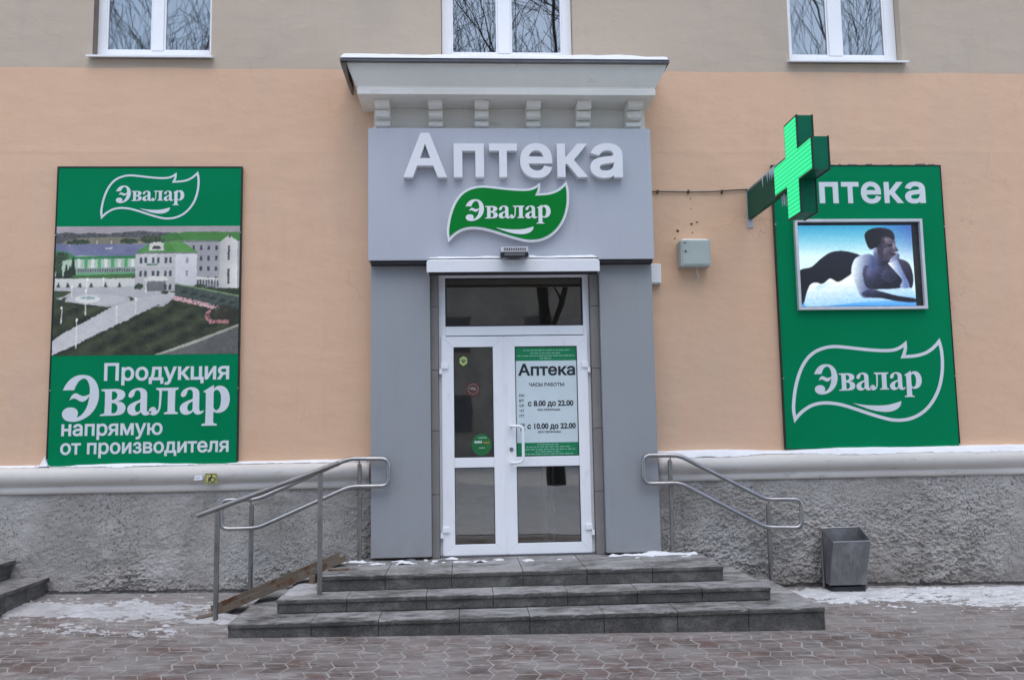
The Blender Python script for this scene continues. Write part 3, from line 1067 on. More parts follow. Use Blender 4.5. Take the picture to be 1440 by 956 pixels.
# ------------------------------------------------------------------ portal cladding
def bx(x0, x1, y0, y1, z0, z1):
    mb = MB(); mb.box(x0, x1, y0, y1, z0, z1); return mb

part('pilaster', bx(-.880, -.322, -.16, -.002, .396, 3.135), 'pilaster', house, 0.004)
part('pilaster', bx(1.298, 1.811, -.16, -.002, .392, 3.135), 'pilaster', house, 0.004)
part('sign_fascia', bx(-.892, 1.815, -.28, -.012, 3.140, 4.419), 'fascia', house, 0.004)
mb = MB(); mb.box(-.87, 1.80, -.262, -.02, 3.108, 3.1385)
part('fascia_shade_strip', mb, 'dark_gap', house)  # near-black strip standing in for the shadow below the fascia
for x0, x1 in ((-.3195, -.2505), (1.2145, 1.2955)):
    zz = [.372, .955, 1.545, 2.12, 2.72, 3.10]
    for a, b in zip(zz, zz[1:]):
        part('reveal_tile', bx(x0, x1, -.10, -.01, a + .002, b - .002), 'strip', house, 0.0025)

# ------------------------------------------------------------------ entrance door
frame = part('door_frame', (lambda m: (m.box(-.248, -.182, -.04, .03, .385, 3.05), m.box(1.150, 1.212, -.04, .03, .385, 3.05),
                                        m.box(-.182, 1.150, -.04, .03, 3.012, 3.05), m.box(-.182, 1.150, -.04, .03, 2.450, 2.540), m)[-1])(MB()), 'pvc', house, 0.006)
part('transom_pane', bx(-.186, 1.154, -.012, -.002, 2.536, 3.016), 'door_glass', frame)
bead = MB()
for (a, b, c, d) in ((-.182, 1.150, 2.540, 2.552), (-.182, 1.150, 3.000, 3.012)):
    bead.box(a, b, -.030, -.011, c, d)
for (a, b) in ((-.182, -.170), (1.138, 1.150)):
    bead.box(a, b, -.030, -.011, 2.5525, 2.9995)
part('glazing_bead', bead, 'dark_gap', frame)
part('threshold', bx(-.248, 1.212, -.065, .05, .352, .3845), 'flashing', frame, 0.004)

def leaf_frame(x0, x1, z0, z1, gx0, gx1, zm0, zm1, g0, g1, y0, y1):
    """mitred door leaf with a mid rail"""
    mb = MB()
    def bar(poly):
        n = len(poly)
        V = [(x, y0, z) for x, z in poly] + [(x, y1, z) for x, z in poly]
        F = [tuple(range(n)), tuple(range(2 * n - 1, n - 1, -1))] + [((i + 1) % n, i, i + n, (i + 1) % n + n) for i in range(n)]
        mb.add(V, F)
    e = .0008
    bar([(x0, z0), (gx0 - e, g0 + e), (gx0 - e, g1 - e), (x0, z1)])
    bar([(x1, z1), (gx1 + e, g1 - e), (gx1 + e, g0 + e), (x1, z0)])
    bar([(x0 + e, z0), (x1 - e, z0), (gx1, g0), (gx0, g0)])
    bar([(x1 - e, z1), (x0 + e, z1), (gx0, g1), (gx1, g1)])
    bar([(gx0, zm0), (gx1, zm0), (gx1, zm1), (gx0, zm1)])
    return mb

def door_leaf(x0, x1, gx0, gx1):
    z0, z1, g0, g1, zm0, zm1 = .388, 2.440, .489, 2.338, 1.198, 1.291
    d = part('door_leaf', leaf_frame(x0, x1, z0, z1, gx0, gx1, zm0, zm1, g0, g1, -.066, -.0405), 'pvc', house, 0.003)
    part('upper_pane', bx(gx0 - .004, gx1 + .004, -.052, -.044, zm1 - .004, g1 + .004), 'door_glass', d)
    part('lower_pane', bx(gx0 - .004, gx1 + .004, -.052, -.044, g0 - .004, zm0 + .004), 'door_glass', d)
    gk = MB()
    for (a, b) in ((g0, zm0), (zm1, g1)):
        gk.box(gx0, gx1, -.060, -.0525, a, a + .006); gk.box(gx0, gx1, -.060, -.0525, b - .006, b)
        gk.box(gx0, gx0 + .006, -.060, -.0525, a + .0062, b - .0062); gk.box(gx1 - .006, gx1, -.060, -.0525, a + .0062, b - .0062)
    part('gasket', gk, 'dark_gap', d)
    return d
left_leaf = door_leaf(-.222, .3765, -.106, .268)
right_leaf = door_leaf(.3835, 1.181, .480, 1.078)
for leaf, hx, zs_ in ((left_leaf, -.222, (.60, 2.13)), (right_leaf, 1.181, (.60, 2.13))):
    s = 1 if hx < 0 else -1
    for z in zs_:
        a, b = sorted((hx - s * .004, hx + s * .062))
        h = MB(); h.box(a, b, -.086, -.0665, z, z + .052)
        a, b = sorted((hx - s * .022, hx + s * .004))
        h.box(a, b, -.092, -.0412, z - .05, z + .0)
        part('hinge', h, 'pvc', leaf, 0.004)
# astragal between the leaves
part('cover_strip', bx(.3715, .3895, -.0725, -.0668, .392, 2.437), 'pvc', right_leaf, 0.002)
hp = [(.430, -.066, 1.575), (.430, -.115, 1.578), (.455, -.128, 1.580), (.515, -.130, 1.578), (.537, -.130, 1.560), (.541, -.130, 1.52), (.540, -.130, 1.30), (.537, -.130, 1.262), (.515, -.130, 1.242), (.455, -.128, 1.236), (.430, -.115, 1.236), (.430, -.066, 1.238)]
mb = MB(); mb.tube(hp, .0135, 12)
part('pull_handle', mb, 'pvc', right_leaf, smooth=True)
mb = MB(); mb.tube([(.432, -.0665, 1.362), (.432, -.076, 1.362)], .019, 16)
part('lock_cylinder', mb, 'post_steel', right_leaf)

# vestibule behind the glass
ves = MB()
ves.add([(-.30, .5, .36), (1.27, .5, .36), (1.27, .05, .36), (-.30, .05, .36), (-1.2, .5, .36), (2.4, .5, .36), (2.4, 4.2, .36), (-1.2, 4.2, .36)], [(3, 2, 1, 0), (4, 5, 6, 7)])
part('vestibule_floor', ves, 'interior_floor', house)
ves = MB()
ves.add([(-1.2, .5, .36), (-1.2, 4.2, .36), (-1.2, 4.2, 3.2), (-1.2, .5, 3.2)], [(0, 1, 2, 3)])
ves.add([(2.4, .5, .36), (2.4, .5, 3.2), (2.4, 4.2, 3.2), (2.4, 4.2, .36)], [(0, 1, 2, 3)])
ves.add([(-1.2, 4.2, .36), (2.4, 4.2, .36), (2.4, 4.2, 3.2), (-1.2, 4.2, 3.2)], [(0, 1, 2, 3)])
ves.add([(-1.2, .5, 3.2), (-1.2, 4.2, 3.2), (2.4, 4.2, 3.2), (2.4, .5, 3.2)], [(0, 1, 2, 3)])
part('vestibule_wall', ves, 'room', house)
inn = MB()
for x0, x1 in ((.78, .83), (.88, .905), (1.30, 1.36)):
    inn.box(x0, x1, .62, .68, .362, 2.5)
inn.box(.832, .878, .63, .67, .365, .42)
part('inner_door', inn, 'interior_white', house, 0.004)
fur = MB()
fur.box(-.10, .17, 1.6, 2.0, .362, 2.15)
fur.box(.35, 1.05, 2.2, 2.7, .362, 1.25)
part('inner_cabinet', fur, 'furniture', house, 0.01)

# ------------------------------------------------------------------ upper windows
def window(x0, x1, mx0, mx1, fl, fr, curtain, reveal_mat):
    """opening x0..x1; frame widths fl/fr at the sides; mullion mx0..mx1"""
    y0, y1 = .105, .165
    z0, z1 = WINZ[0] + .055, WINZ[1] - .004
    f = MB()
    f.box(x0 + .004, x0 + fl, y0, y1, z0, z1); f.box(x1 - fr, x1 - .004, y0, y1, z0, z1)
    f.box(x0 + fl, x1 - fr, y0, y1, z0, z0 + .07); f.box(x0 + fl, x1 - fr, y0, y1, z1 - .07, z1)
    w = part('window', f, 'pvc', house, 0.006)
    part('mullion', bx(mx0, mx1, y0 - .006, y1 - .01, z0 + .0705, z1 - .0705), 'pvc', w, 0.006)
    for a, b in ((x0 + fl, mx0), (mx1, x1 - fr)):
        s = MB()
        t = .018
        s.box(a + .001, a + t, y0 + .008, y0 + .02, z0 + .071, z1 - .071); s.box(b - t, b - .001, y0 + .008, y0 + .02, z0 + .071, z1 - .071)
        s.box(a + t, b - t, y0 + .008, y0 + .02, z0 + .071, z0 + .07 + t); s.box(a + t, b - t, y0 + .008, y0 + .02, z1 - .07 - t, z1 - .071)
        part('sash', s, 'pvc', w, 0.002)
        part('pane', bx(a + .002, b - .002, y0 + .022, y0 + .030, z0 + .072, z1 - .072), 'glass', w)
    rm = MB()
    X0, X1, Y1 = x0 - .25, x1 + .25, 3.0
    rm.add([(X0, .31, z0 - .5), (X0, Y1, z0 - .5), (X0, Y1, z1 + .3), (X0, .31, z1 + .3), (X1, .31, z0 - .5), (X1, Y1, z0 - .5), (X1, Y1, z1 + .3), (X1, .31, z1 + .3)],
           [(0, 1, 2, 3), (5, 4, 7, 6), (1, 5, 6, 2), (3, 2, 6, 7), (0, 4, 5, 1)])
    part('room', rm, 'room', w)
    for (a, b) in curtain:
        n = 60
        V, F = [], []
        for i in range(n + 1):
            x = a + (b - a) * i / n
            yy = .36 + .022 * math.sin(i * 1.1) + .01 * math.sin(i * 2.7)
            V += [(x, yy, z0 - .1), (x, yy, z1 + .05)]
        for i in range(n):
            F.append((2 * i, 2 * i + 2, 2 * i + 3, 2 * i + 1))
        c = MB(); c.add(V, F)
        part('curtain', c, 'curtain', w, smooth=True)
    sl = MB()
    sl.hexa([(x0 - .03, -.065, WINZ[0] - .012), (x1 + .03, -.065, WINZ[0] - .012), (x1 + .03, .104, WINZ[0] + .035), (x0 - .03, .104, WINZ[0] + .035)],
            [(x0 - .03, -.065, WINZ[0] + .008), (x1 + .03, -.065, WINZ[0] + .008), (x1 + .03, .104, WINZ[0] + .054), (x0 - .03, .104, WINZ[0] + .054)])
    part('sill', sl, 'sheet_white', w, 0.002)
    if reveal_mat:
        part('reveal', bx(x0 + .0005, x0 + .0035, .012, .104, z0, z1), reveal_mat, w)
    return w
window(*WIN[0], -3.065, -2.955, .085, .03, [(-3.55, -2.47)], 'reveal')
window(*WIN[1], .372, .500, .10, .10, [], None)
window(*WIN[2], 3.815, 3.950, .055, .115, [(4.33, 4.52)], None)

# ------------------------------------------------------------------ cornice over the portal
def loft(rings):
    """rings: (xl, xr, yfront, z); back at the wall"""
    V, F = [], []
    for xl, xr, yf, z in rings:
        V += [(xl, .0, z), (xl, yf, z), (xr, yf, z), (xr, .0, z)]
    n = len(rings)
    for i in range(n - 1):
        for k in range(3):
            a = i * 4 + k
            F.append((a, a + 1, a + 5, a + 4))
    F.append((3, 2, 1, 0))
    t = (n - 1) * 4
    F.append((t, t + 1, t + 2, t + 3))
    mb = MB(); mb.add(V, F)
    return mb
CR = [(-.968, 1.834, -.440, 4.684), (-.974, 1.842, -.448, 4.688), (-.976, 1.844, -.450, 4.738), (-.970, 1.838, -.444, 4.744), (-.972, 1.840, -.447, 4.762), (-.990, 1.858, -.463, 4.786), (-1.016, 1.886, -.490, 4.83),
      (-1.038, 1.910, -.515, 4.875), (-1.052, 1.926, -.533, 4.915), (-1.060, 1.934, -.545, 4.945)]
cornice = part('cornice', loft(CR), 'plaster', house, smooth=False)
fl = MB()
fl.hexa([(-1.118, -.590, 4.9455), (1.954, -.590, 4.9455), (1.954, -.005, 4.952), (-1.118, -.005, 4.952)], [(-1.118, -.590, 4.972), (1.954, -.590, 4.972), (1.954, -.005, 5.03), (-1.118, -.005, 5.03)])
part('flashing', fl, 'flashing', cornice, 0.003)
# broken edge board under the flashing at the left end
fl = MB(); fl.hexa([(-1.074, -.50, 4.83), (-1.052, -.50, 4.83), (-1.052, -.06, 4.83), (-1.074, -.06, 4.83)], [(-1.115, -.58, 4.928), (-1.062, -.58, 4.928), (-1.062, -.06, 4.928), (-1.115, -.06, 4.928)])
part('edge_board', fl, 'reveal', cornice)
part('frieze', bx(-.856, 1.806, -.095, -.0, 4.42, 4.6835), 'plaster', cornice, 0.004)
part('ledge', bx(-.862, 1.812, -.118, -.0955, 4.425, 4.492), 'plaster', cornice, 0.006)
MPROF = [(-.0955, 4.6832), (-.335, 4.6832), (-.340, 4.655), (-.330, 4.622), (-.300, 4.606), (-.246, 4.612), (-.262, 4.596), (-.270, 4.570), (-.262, 4.540), (-.236, 4.526), (-.186, 4.532), (-.204, 4.516),
         (-.212, 4.496), (-.206, 4.470), (-.182, 4.456), (-.1185, 4.452), (-.1185, 4.43), (-.0955, 4.43)]
def modillion(x0, x1, seed):
    rr = random.Random(seed)
    n = len(MPROF)
    V = []
    for x in (x0, (x0 + x1) / 2, x1):
        for k, (y, z) in enumerate(MPROF):
            j = 0.005 if 1 < k < 15 else 0
            V.append((x, y + rr.uniform(-j, j * 1.6), z + rr.uniform(-j, j) * .6))
    F = []
    for s in range(2):
        for i in range(n):
            k = (i + 1) % n
            F.append((s * n + i, s * n + k, (s + 1) * n + k, (s + 1) * n + i))
    F.append(tuple(range(n - 1, -1, -1)))
    F.append(tuple(range(2 * n, 3 * n)))
    mb = MB(); mb.add(V, F)
    return mb
for k, (a, b) in enumerate(((-.826, -.688), (-.320, -.186), (.121, .256), (.620, .756), (1.108, 1.244), (1.598, 1.742))):
    part('modillion', modillion(a, b, k), 'plaster', cornice, 0.004)

# =================================================================== STAIRS AND RAILINGS
steps = thing('entrance_steps', 'three wide grey granite steps leading up to the glazed entrance door', 'steps', (0.48, -1.2, 0.0))
LEVELS = [  # x0, x1, y front, top z, bottom z
    (-1.217, 2.170, -.92, .370, .245),
    (-1.503, 2.470, -1.205, .245, .135),
    (-1.800, 2.785, -1.51, .132, -.12)]
core = MB()
for x0, x1, yf, zt, zb in LEVELS:
    core.box(x0 + .035, x1 - .035, yf + .04, -.02, zb - .02 if zb > 0 else zb, zt - .032)
part('stair_core', core, 'mortar', steps)

def splits(a, b, n, jit, rr):
    base = [a + (b - a) * i / n for i in range(n + 1)]
    return [base[0]] + [p + rr.uniform(-jit, jit) for p in base[1:-1]] + [base[-1]]

def slab(x0, x1, y0, y1, z0, z1, seed):
    """stone slab whose upper front edge is worn and chipped"""
    n = max(4, int((x1 - x0) / .022))
    xs = np.linspace(x0, x1, n + 1)
    a = fbm2(xs * 9, xs * 0 + seed, 4, seed, .6)
    b = fbm2(xs * 2.5, xs * 0 + seed, 2, seed + 5)
    c = .004 + .060 * np.clip(a - .53, 0, 1) + .014 * np.clip(b - .5, 0, 1)
    d = .004 + .075 * np.clip(fbm2(xs * 11, xs * 0 + 7, 3, seed + 9) - .60, 0, 1)
    V, F = [], []
    for x, p, q_ in zip(xs, c, d):
        V += [(x, y0 + .002, z0), (x, y0 + .001, z1 - .004 - q_), (x, y0 + p, z1 - .0015), (x, y0 + p + .02, z1), (x, y1, z1), (x, y1, z0)]
    for i in range(n):
        for k in range(6):
            F.append((i * 6 + k, (i + 1) * 6 + k, (i + 1) * 6 + (k + 1) % 6, i * 6 + (k + 1) % 6))
    F.append((0, 1, 2, 3, 4, 5)); F.append(tuple(n * 6 + k for k in (5, 4, 3, 2, 1, 0)))
    mb = MB(); mb.add([tuple(map(float, v)) for v in V], F)
    return mb

rr = random.Random(4)
for li, (x0, x1, yf, zt, zb) in enumerate(LEVELS):
    n = (6, 7, 8)[li]
    xs_ = splits(x0, x1, n, .05, rr)
    # riser slabs along the front (broken by joints) and on both ends
    for a, b in zip(xs_, xs_[1:]):
        dz = rr.uniform(-.002, .002)
        part('riser_slab', bx(a + .0025, b - .0025, yf + .012 + rr.uniform(0, .004), yf + .038, zb + .002, zt - .0335), 'granite', steps, 0.003)
    for xa, xb in ((x0 + .012, x0 + .034), (x1 - .034, x1 - .012)):
        yy = [yf + .040, (yf - .06) * .5, -.06]
        for p, q_ in zip(yy, yy[1:]):
            part('riser_slab', bx(xa, xb, p + .002, q_ - .002, zb + .002, zt - .0335), 'granite', steps, 0.003)
    # tread slabs: only where the step above leaves them open
    if li == 0:
        rows = [(yf, yf * .52), (yf * .52, -.072)]
        for ri, (ya, yb) in enumerate(rows):
            for a, b in zip(xs_, xs_[1:]):
                d = rr.uniform(-.0015, .0015)
                part('tread_slab', slab(a + .0025, b - .0025, ya + .002, yb - .002, zt - .032, zt + d, rr.randrange(999)), 'granite', steps)
    else:
        ux0, ux1, uyf = LEVELS[li - 1][0] + .014, LEVELS[li - 1][1] - .014, LEVELS[li - 1][2] + .011
        for a, b in zip(xs_, xs_[1:]):
            d = rr.uniform(-.0015, .0015)
            part('tread_slab', slab(a + .0025, b - .0025, yf + rr.uniform(-.003, .003), uyf - .001, zt - .032, zt + d, rr.randrange(999)), 'granite', steps)
        for xa, xb in ((x0, ux0), (ux1, x1)):
            yy = [uyf, (uyf - .06) * .5, -.075]
            for p, q_ in zip(yy, yy[1:]):
                d = rr.uniform(-.0015, .0015)
                part('tread_slab', bx(xa + .001, xb - .001, p + .002, q_ - .002, zt - .032, zt + d), 'granite', steps, 0.004)

# (side steps)
# neighbour entrance steps cut by the left edge of the picture
side = thing('side_steps', 'dark stone steps of the next entrance at the left edge by the plinth', 'steps', (-4.6, -.7, .1))
part('lower_riser', bx(-6.2, -3.815, -1.55, -.06, -.05, .252), 'granite_dark', side, 0.006)
part('lower_tread', bx(-6.2, -3.785, -1.58, -.05, .254, .288), 'granite_dark', side, 0.006)
part('upper_riser', bx(-6.2, -4.125, -1.25, -.06, .2885, .412), 'granite_dark', side, 0.006)
part('upper_tread', bx(-6.2, -4.09, -1.28, -.05, .414, .450), 'granite_dark', side, 0.006)

def fillet_path(pts, r, closed=True, n=6):
    """round the corners of a path of (x, z) points"""
    out = []
    m = len(pts)
    for i in range(m):
        p = np.array(pts[i], float)
        if not closed and i in (0, m - 1):
            out.append(tuple(p)); continue
        a, b = np.array(pts[i - 1], float), np.array(pts[(i + 1) % m], float)
        da, db = a - p, b - p
        la, lb = np.linalg.norm(da), np.linalg.norm(db)
        t = min(r, la * .45, lb * .45)
        s, e = p + da / la * t, p + db / lb * t
        for k in range(n + 1):
            u = k / n
            out.append(tuple((1 - u) ** 2 * s + 2 * u * (1 - u) * p + u * u * e))
    return out

def loop_railing(pts, posts, y, label, loc):
    t = thing('handrail', label, 'railing', loc)
    path = fillet_path(pts, .07)
    mb = MB(); mb.tube([(x, y, z) for x, z in path], .0205, 14, closed=True)
    part('rail_loop', mb, 'steel', t, smooth=True)
    for (x, ztop, zfoot, zrail, zlow) in posts:
        mb = MB(); mb.tube([(x, y + .0425, zfoot), (x, y + .0425, ztop)], .0205, 14)
        p = part('post', mb, 'post_steel', t, smooth=False)
        mb = MB(); mb.tube([(x, y + .0425, ztop + .0005), (x, y + .0425, ztop + .012)], .017, 12)
        mb.tube([(x, y + .040, ztop + .010), (x, y, zrail - .016)], .006, 8)
        part('bracket', mb, 'steel', p)
        mb = MB(); mb.tube([(x, y + .0425, zfoot - .002), (x, y + .0425, zfoot + .006)], .034, 14)
        part('base_plate', mb, 'post_steel', p)
    return t
loop_railing([(-.709, 1.300), (-1.077, 1.306), (-1.896, .956), (-2.220, .956), (-2.217, .698), (-1.892, .700), (-1.063, 1.053), (-.709, 1.053)],
             [(-.981, 1.250, .372, 1.302, 0), (-1.958, .898, .085, .954, 0)], -.22,
             'looped stainless steel handrail on the left of the steps against the plinth', (-1.5, -.22, .2))
loop_railing([(1.660, 1.287), (1.998, 1.281), (2.807, .856), (3.147, .850), (3.137, .587), (2.794, .599), (2.002, 1.024), (1.654, 1.024)],
             [(1.918, 1.229, .372, 1.283, 0), (2.838, .801, .012, .852, 0)], -.22,
             'looped stainless steel handrail on the right of the steps near the bin', (2.4, -.22, .2))
t = thing('ramp_handrail', 'straight dull handrail on two posts in front of the rusty ramp', 'railing', (-1.6, -1.03, .15))
mb = MB(); mb.tube([(-2.180, -1.03, .895), (-1.045, -1.03, 1.298)], .0215, 14)
part('rail', mb, 'post_steel', t, smooth=False)
for x, zf, zt in ((-2.022, .045, .928), (-1.196, .246, 1.222)):
    mb = MB(); mb.tube([(x, -1.03, zf), (x, -1.03, zt)], .0205, 14)
    part('post', mb, 'post_steel', t)

# wheel ramp: a rusty U channel resting on the landing edge and the pavement
ramp = thing('wheel_ramp', 'rusty steel channel ramp lying from the landing down to the pavement', 'ramp', (-2.05, -.7, .06))
def along(a, b, w, prof):
    """sweep a small profile (across, up) from a to b"""
    a, b = Vector(a), Vector(b)
    d = (b - a).normalized()
    side_ = Vector((0, 0, 1)).cross(d).normalized()
    up = d.cross(side_)
    V = [p + side_ * s + up * u for p in (a, b) for s, u in prof]
    n = len(prof)
    F = [tuple(range(n - 1, -1, -1)), tuple(range(n, 2 * n))] + [(i, (i + 1) % n, (i + 1) % n + n, i + n) for i in range(n)]
    mb = MB(); mb.add(V, F)
    return mb
A_, B_ = Vector((-2.10, -.80, .068)), Vector((-1.10, -.34, .418))
U = [(-.10, 0), (.10, 0), (.10, .055), (.092, .055), (.092, .008), (-.092, .008), (-.092, .055), (-.10, .055)]
part('channel', along(A_, B_, .2, U), 'rust', ramp, 0.001)
part('foot_plate', along((-2.20, -.95, .060), (-1.98, -.80, .090), .2, [(-.035, 0), (.035, 0), (.035, .014), (-.035, .014)]), 'rust', ramp, 0.001)
part('foot_plate', along((-2.18, -.66, .066), (-1.98, -.63, .120), .2, [(-.03, 0), (.03, 0), (.03, .012), (-.03, .012)]), 'rust', ramp, 0.001)
part('support', bx(-1.36, -1.31, -.60, -.44, .245, .325), 'rust', ramp, 0.002)
part('landing_lug', bx(-1.19, -1.02, -.66, -.60, .372, .383), 'rust', ramp, 0.002)

# ------------------------------------------------------------------ litter bin
bin_ = thing('litter_bin', 'open square galvanised litter bin leaning forward by the plinth', 'bin', (3.5, -.25, .03))
def bin_shell():
    top = [Vector((3.352, -.40, .470)), Vector((3.705, -.40, .474)), Vector((3.735, -.10, .565)), Vector((3.375, -.10, .560))]
    bot = [Vector((3.318, -.355, .078)), Vector((3.655, -.355, .078)), Vector((3.68, -.12, .078)), Vector((3.345, -.12, .078))]
    ct, cb = sum(top, Vector()) / 4, sum(bot, Vector()) / 4
    ti = [ct + (p - ct) * .978 for p in top]
    bi = [cb + (p - cb) * .978 + Vector((0, 0, .006)) for p in bot]
    V = bot + top + ti + bi
    F = [(0, 3, 2, 1)]
    for i in range(4):
        j = (i + 1) % 4
        F += [(i, j, 4 + j, 4 + i), (4 + i, 4 + j, 8 + j, 8 + i), (8 + i, 8 + j, 12 + j, 12 + i)]
    F.append((12, 13, 14, 15))
    mb = MB(); mb.add(V, F)
    return mb, top
sh, rim = bin_shell()
body = part('body', sh, 'galv', bin_, 0.004)
mb = MB(); mb.tube([p + Vector((0, 0, .002)) for p in rim], .0075, 8, closed=True)
part('rim', mb, 'steel', body)
for x in (3.322, 3.722):
    mb = MB(); mb.tube([(x, -.215, .0), (x, -.215, .43)], .014, 10)
    part('post', mb, 'post_steel', bin_)
part('base', bx(3.345, 3.665, -.335, -.13, .012, .060), 'dark_lamp', bin_, 0.006)

# =================================================================== SIGNS
# raised letters on the fascia
t = thing('sign_letters', 'raised white letters spelling Аптека on the grey fascia', 'sign', (.48, -.30, 3.92))
SIGN_SPANS = [(-.557, -.145), (-.084, .203), (.250, .516), (.545, .849), (.897, 1.190), (1.214, 1.524)]
def sign_word(x0, scale, zb, xh, bold):
    """the six letters, each set to its own measured width; x0 is where the second letter starts"""
    out = []
    for ch, (a, b) in zip('Аптека', SIGN_SPANS):
        L = text_loops(ch, 0, 1, zb, xh, bold)
        p = np.concatenate([np.array(c) for c in L])
        lo, hi = p[:, 0].min(), p[:, 0].max()
        A, B = x0 + (a + .084) * scale, x0 + (b + .084) * scale
        out.append([[(A + (x - lo) / (hi - lo) * (B - A), z) for x, z in c] for c in L])
    return out
for L in sign_word(-.084, 1.0, 3.928, .302, 0.026):
    part('letter', plate(L, -.360, -.284), 'sign_white', t, 0.003)

# leaf logo sign
LSX0, LSX1, LSZ0, LSZ1 = -.152, 1.003, 3.300, 3.872
def leaf_fit(loops, x0, x1, z0, z1):
    return fit(loops, x0, x1, z0, z1, LEAF_BOX)
t = thing('leaf_logo_sign', 'green leaf shaped logo sign with white rim reading Эвалар below the raised letters', 'sign', (.43, -.3, 3.30))
lc = leaf_center()
part('white_leaf', plate(leaf_fit([offset_loop(lc, 16, 3.0)], LSX0, LSX1, LSZ0, LSZ1), -.340, -.284), 'sign_white', t, 0.003)
part('green_face', plate(leaf_fit([offset_loop(lc, -12, 3.0)], LSX0, LSX1, LSZ0, LSZ1), -.346, -.3405), 'green_sign', t)
for L in wordmark_in_leaf():
    part('letter', plate(leaf_fit(L, LSX0, LSX1, LSZ0, LSZ1), -.350, -.3465), 'sign_white', t)
part('smile_stroke', plate(leaf_fit([smile_loop()], LSX0, LSX1, LSZ0, LSZ1), -.350, -.3465), 'sign_white', t)

def banner_leaf(t, x0, x1, z0, z1, y):
    o, i = offset_loop(lc, 14, 3.0), offset_loop(lc, -14, 3.0)
    part('leaf_outline', plate(leaf_fit([o, i[::-1]], x0, x1, z0, z1), y - .002, y - .0005), 'print_white', t)
    for L in wordmark_in_leaf():
        part('letter', plate(leaf_fit(L, x0, x1, z0, z1), y - .002, y - .0005), 'print_white', t)
    part('smile_stroke', plate(leaf_fit([smile_loop()], x0, x1, z0, z1), y - .002, y - .0005), 'print_white', t)

def text_part(t, body, x0, x1, zb, xh, y, mat='print_white', bold=.022, each=True):
    loops = text_loops(body, x0, x1, zb, xh, bold)
    if each:
        for L in split_letters(loops):
            part('letter', plate(L, y - .002, y - .0005), mat, t)
    else:
        part('lettering', plate(loops, y - .0012, y - .0004), mat, t)

# ---- left banner
LB = (-3.866, -2.126, 1.272, 4.119)
BY = -.035
lb = thing('advertising_banner', 'tall green banner with a photo of a green roofed factory left of the entrance', 'banner', (-2.996, -.02, 1.27))
panel = part('panel', bx(LB[0] + .012, LB[1] - .012, BY, -.008, LB[2], LB[3] - .012), 'green_vinyl', lb, 0.002)
bd = MB()
bd.box(LB[0], LB[0] + .0115, BY - .004, -.006, LB[2] + .08, LB[3]); bd.box(LB[1] - .0115, LB[1], BY - .004, -.006, LB[2] + .03, LB[3])
bd.box(LB[0] + .0118, LB[1] - .0118, BY - .004, -.006, LB[3] - .0115, LB[3])
part('edge_strip', bd, 'black_edge', panel)
banner_leaf(lb, -3.452, -2.530, 3.600, 4.068, BY)
text_part(lb, 'Продукция', -3.368, -2.218, 2.068, .118, BY)
for L in wordmark_letters():
    Ls = [[(-3.738 + (x - 52) * (1.530 / 1286.0), 1.740 + (y + 470) * .00121) for x, y in c] for c in L]
    part('letter', plate(Ls, BY - .002, BY - .0005), 'print_white', lb)
text_part(lb, 'напрямую', -3.738, -2.820, 1.560, .103, BY)
text_part(lb, 'от производителя', -3.742, -2.212, 1.390, .098, BY)
for x, z in ((-3.856, 3.45), (-2.136, 3.47), (-3.852, 1.98), (-2.134, 1.98)):
    mb = MB(); mb.tube([(x, BY - .004, z), (x, BY - .008, z)], .008, 10)
    part('screw', mb, 'steel', panel)

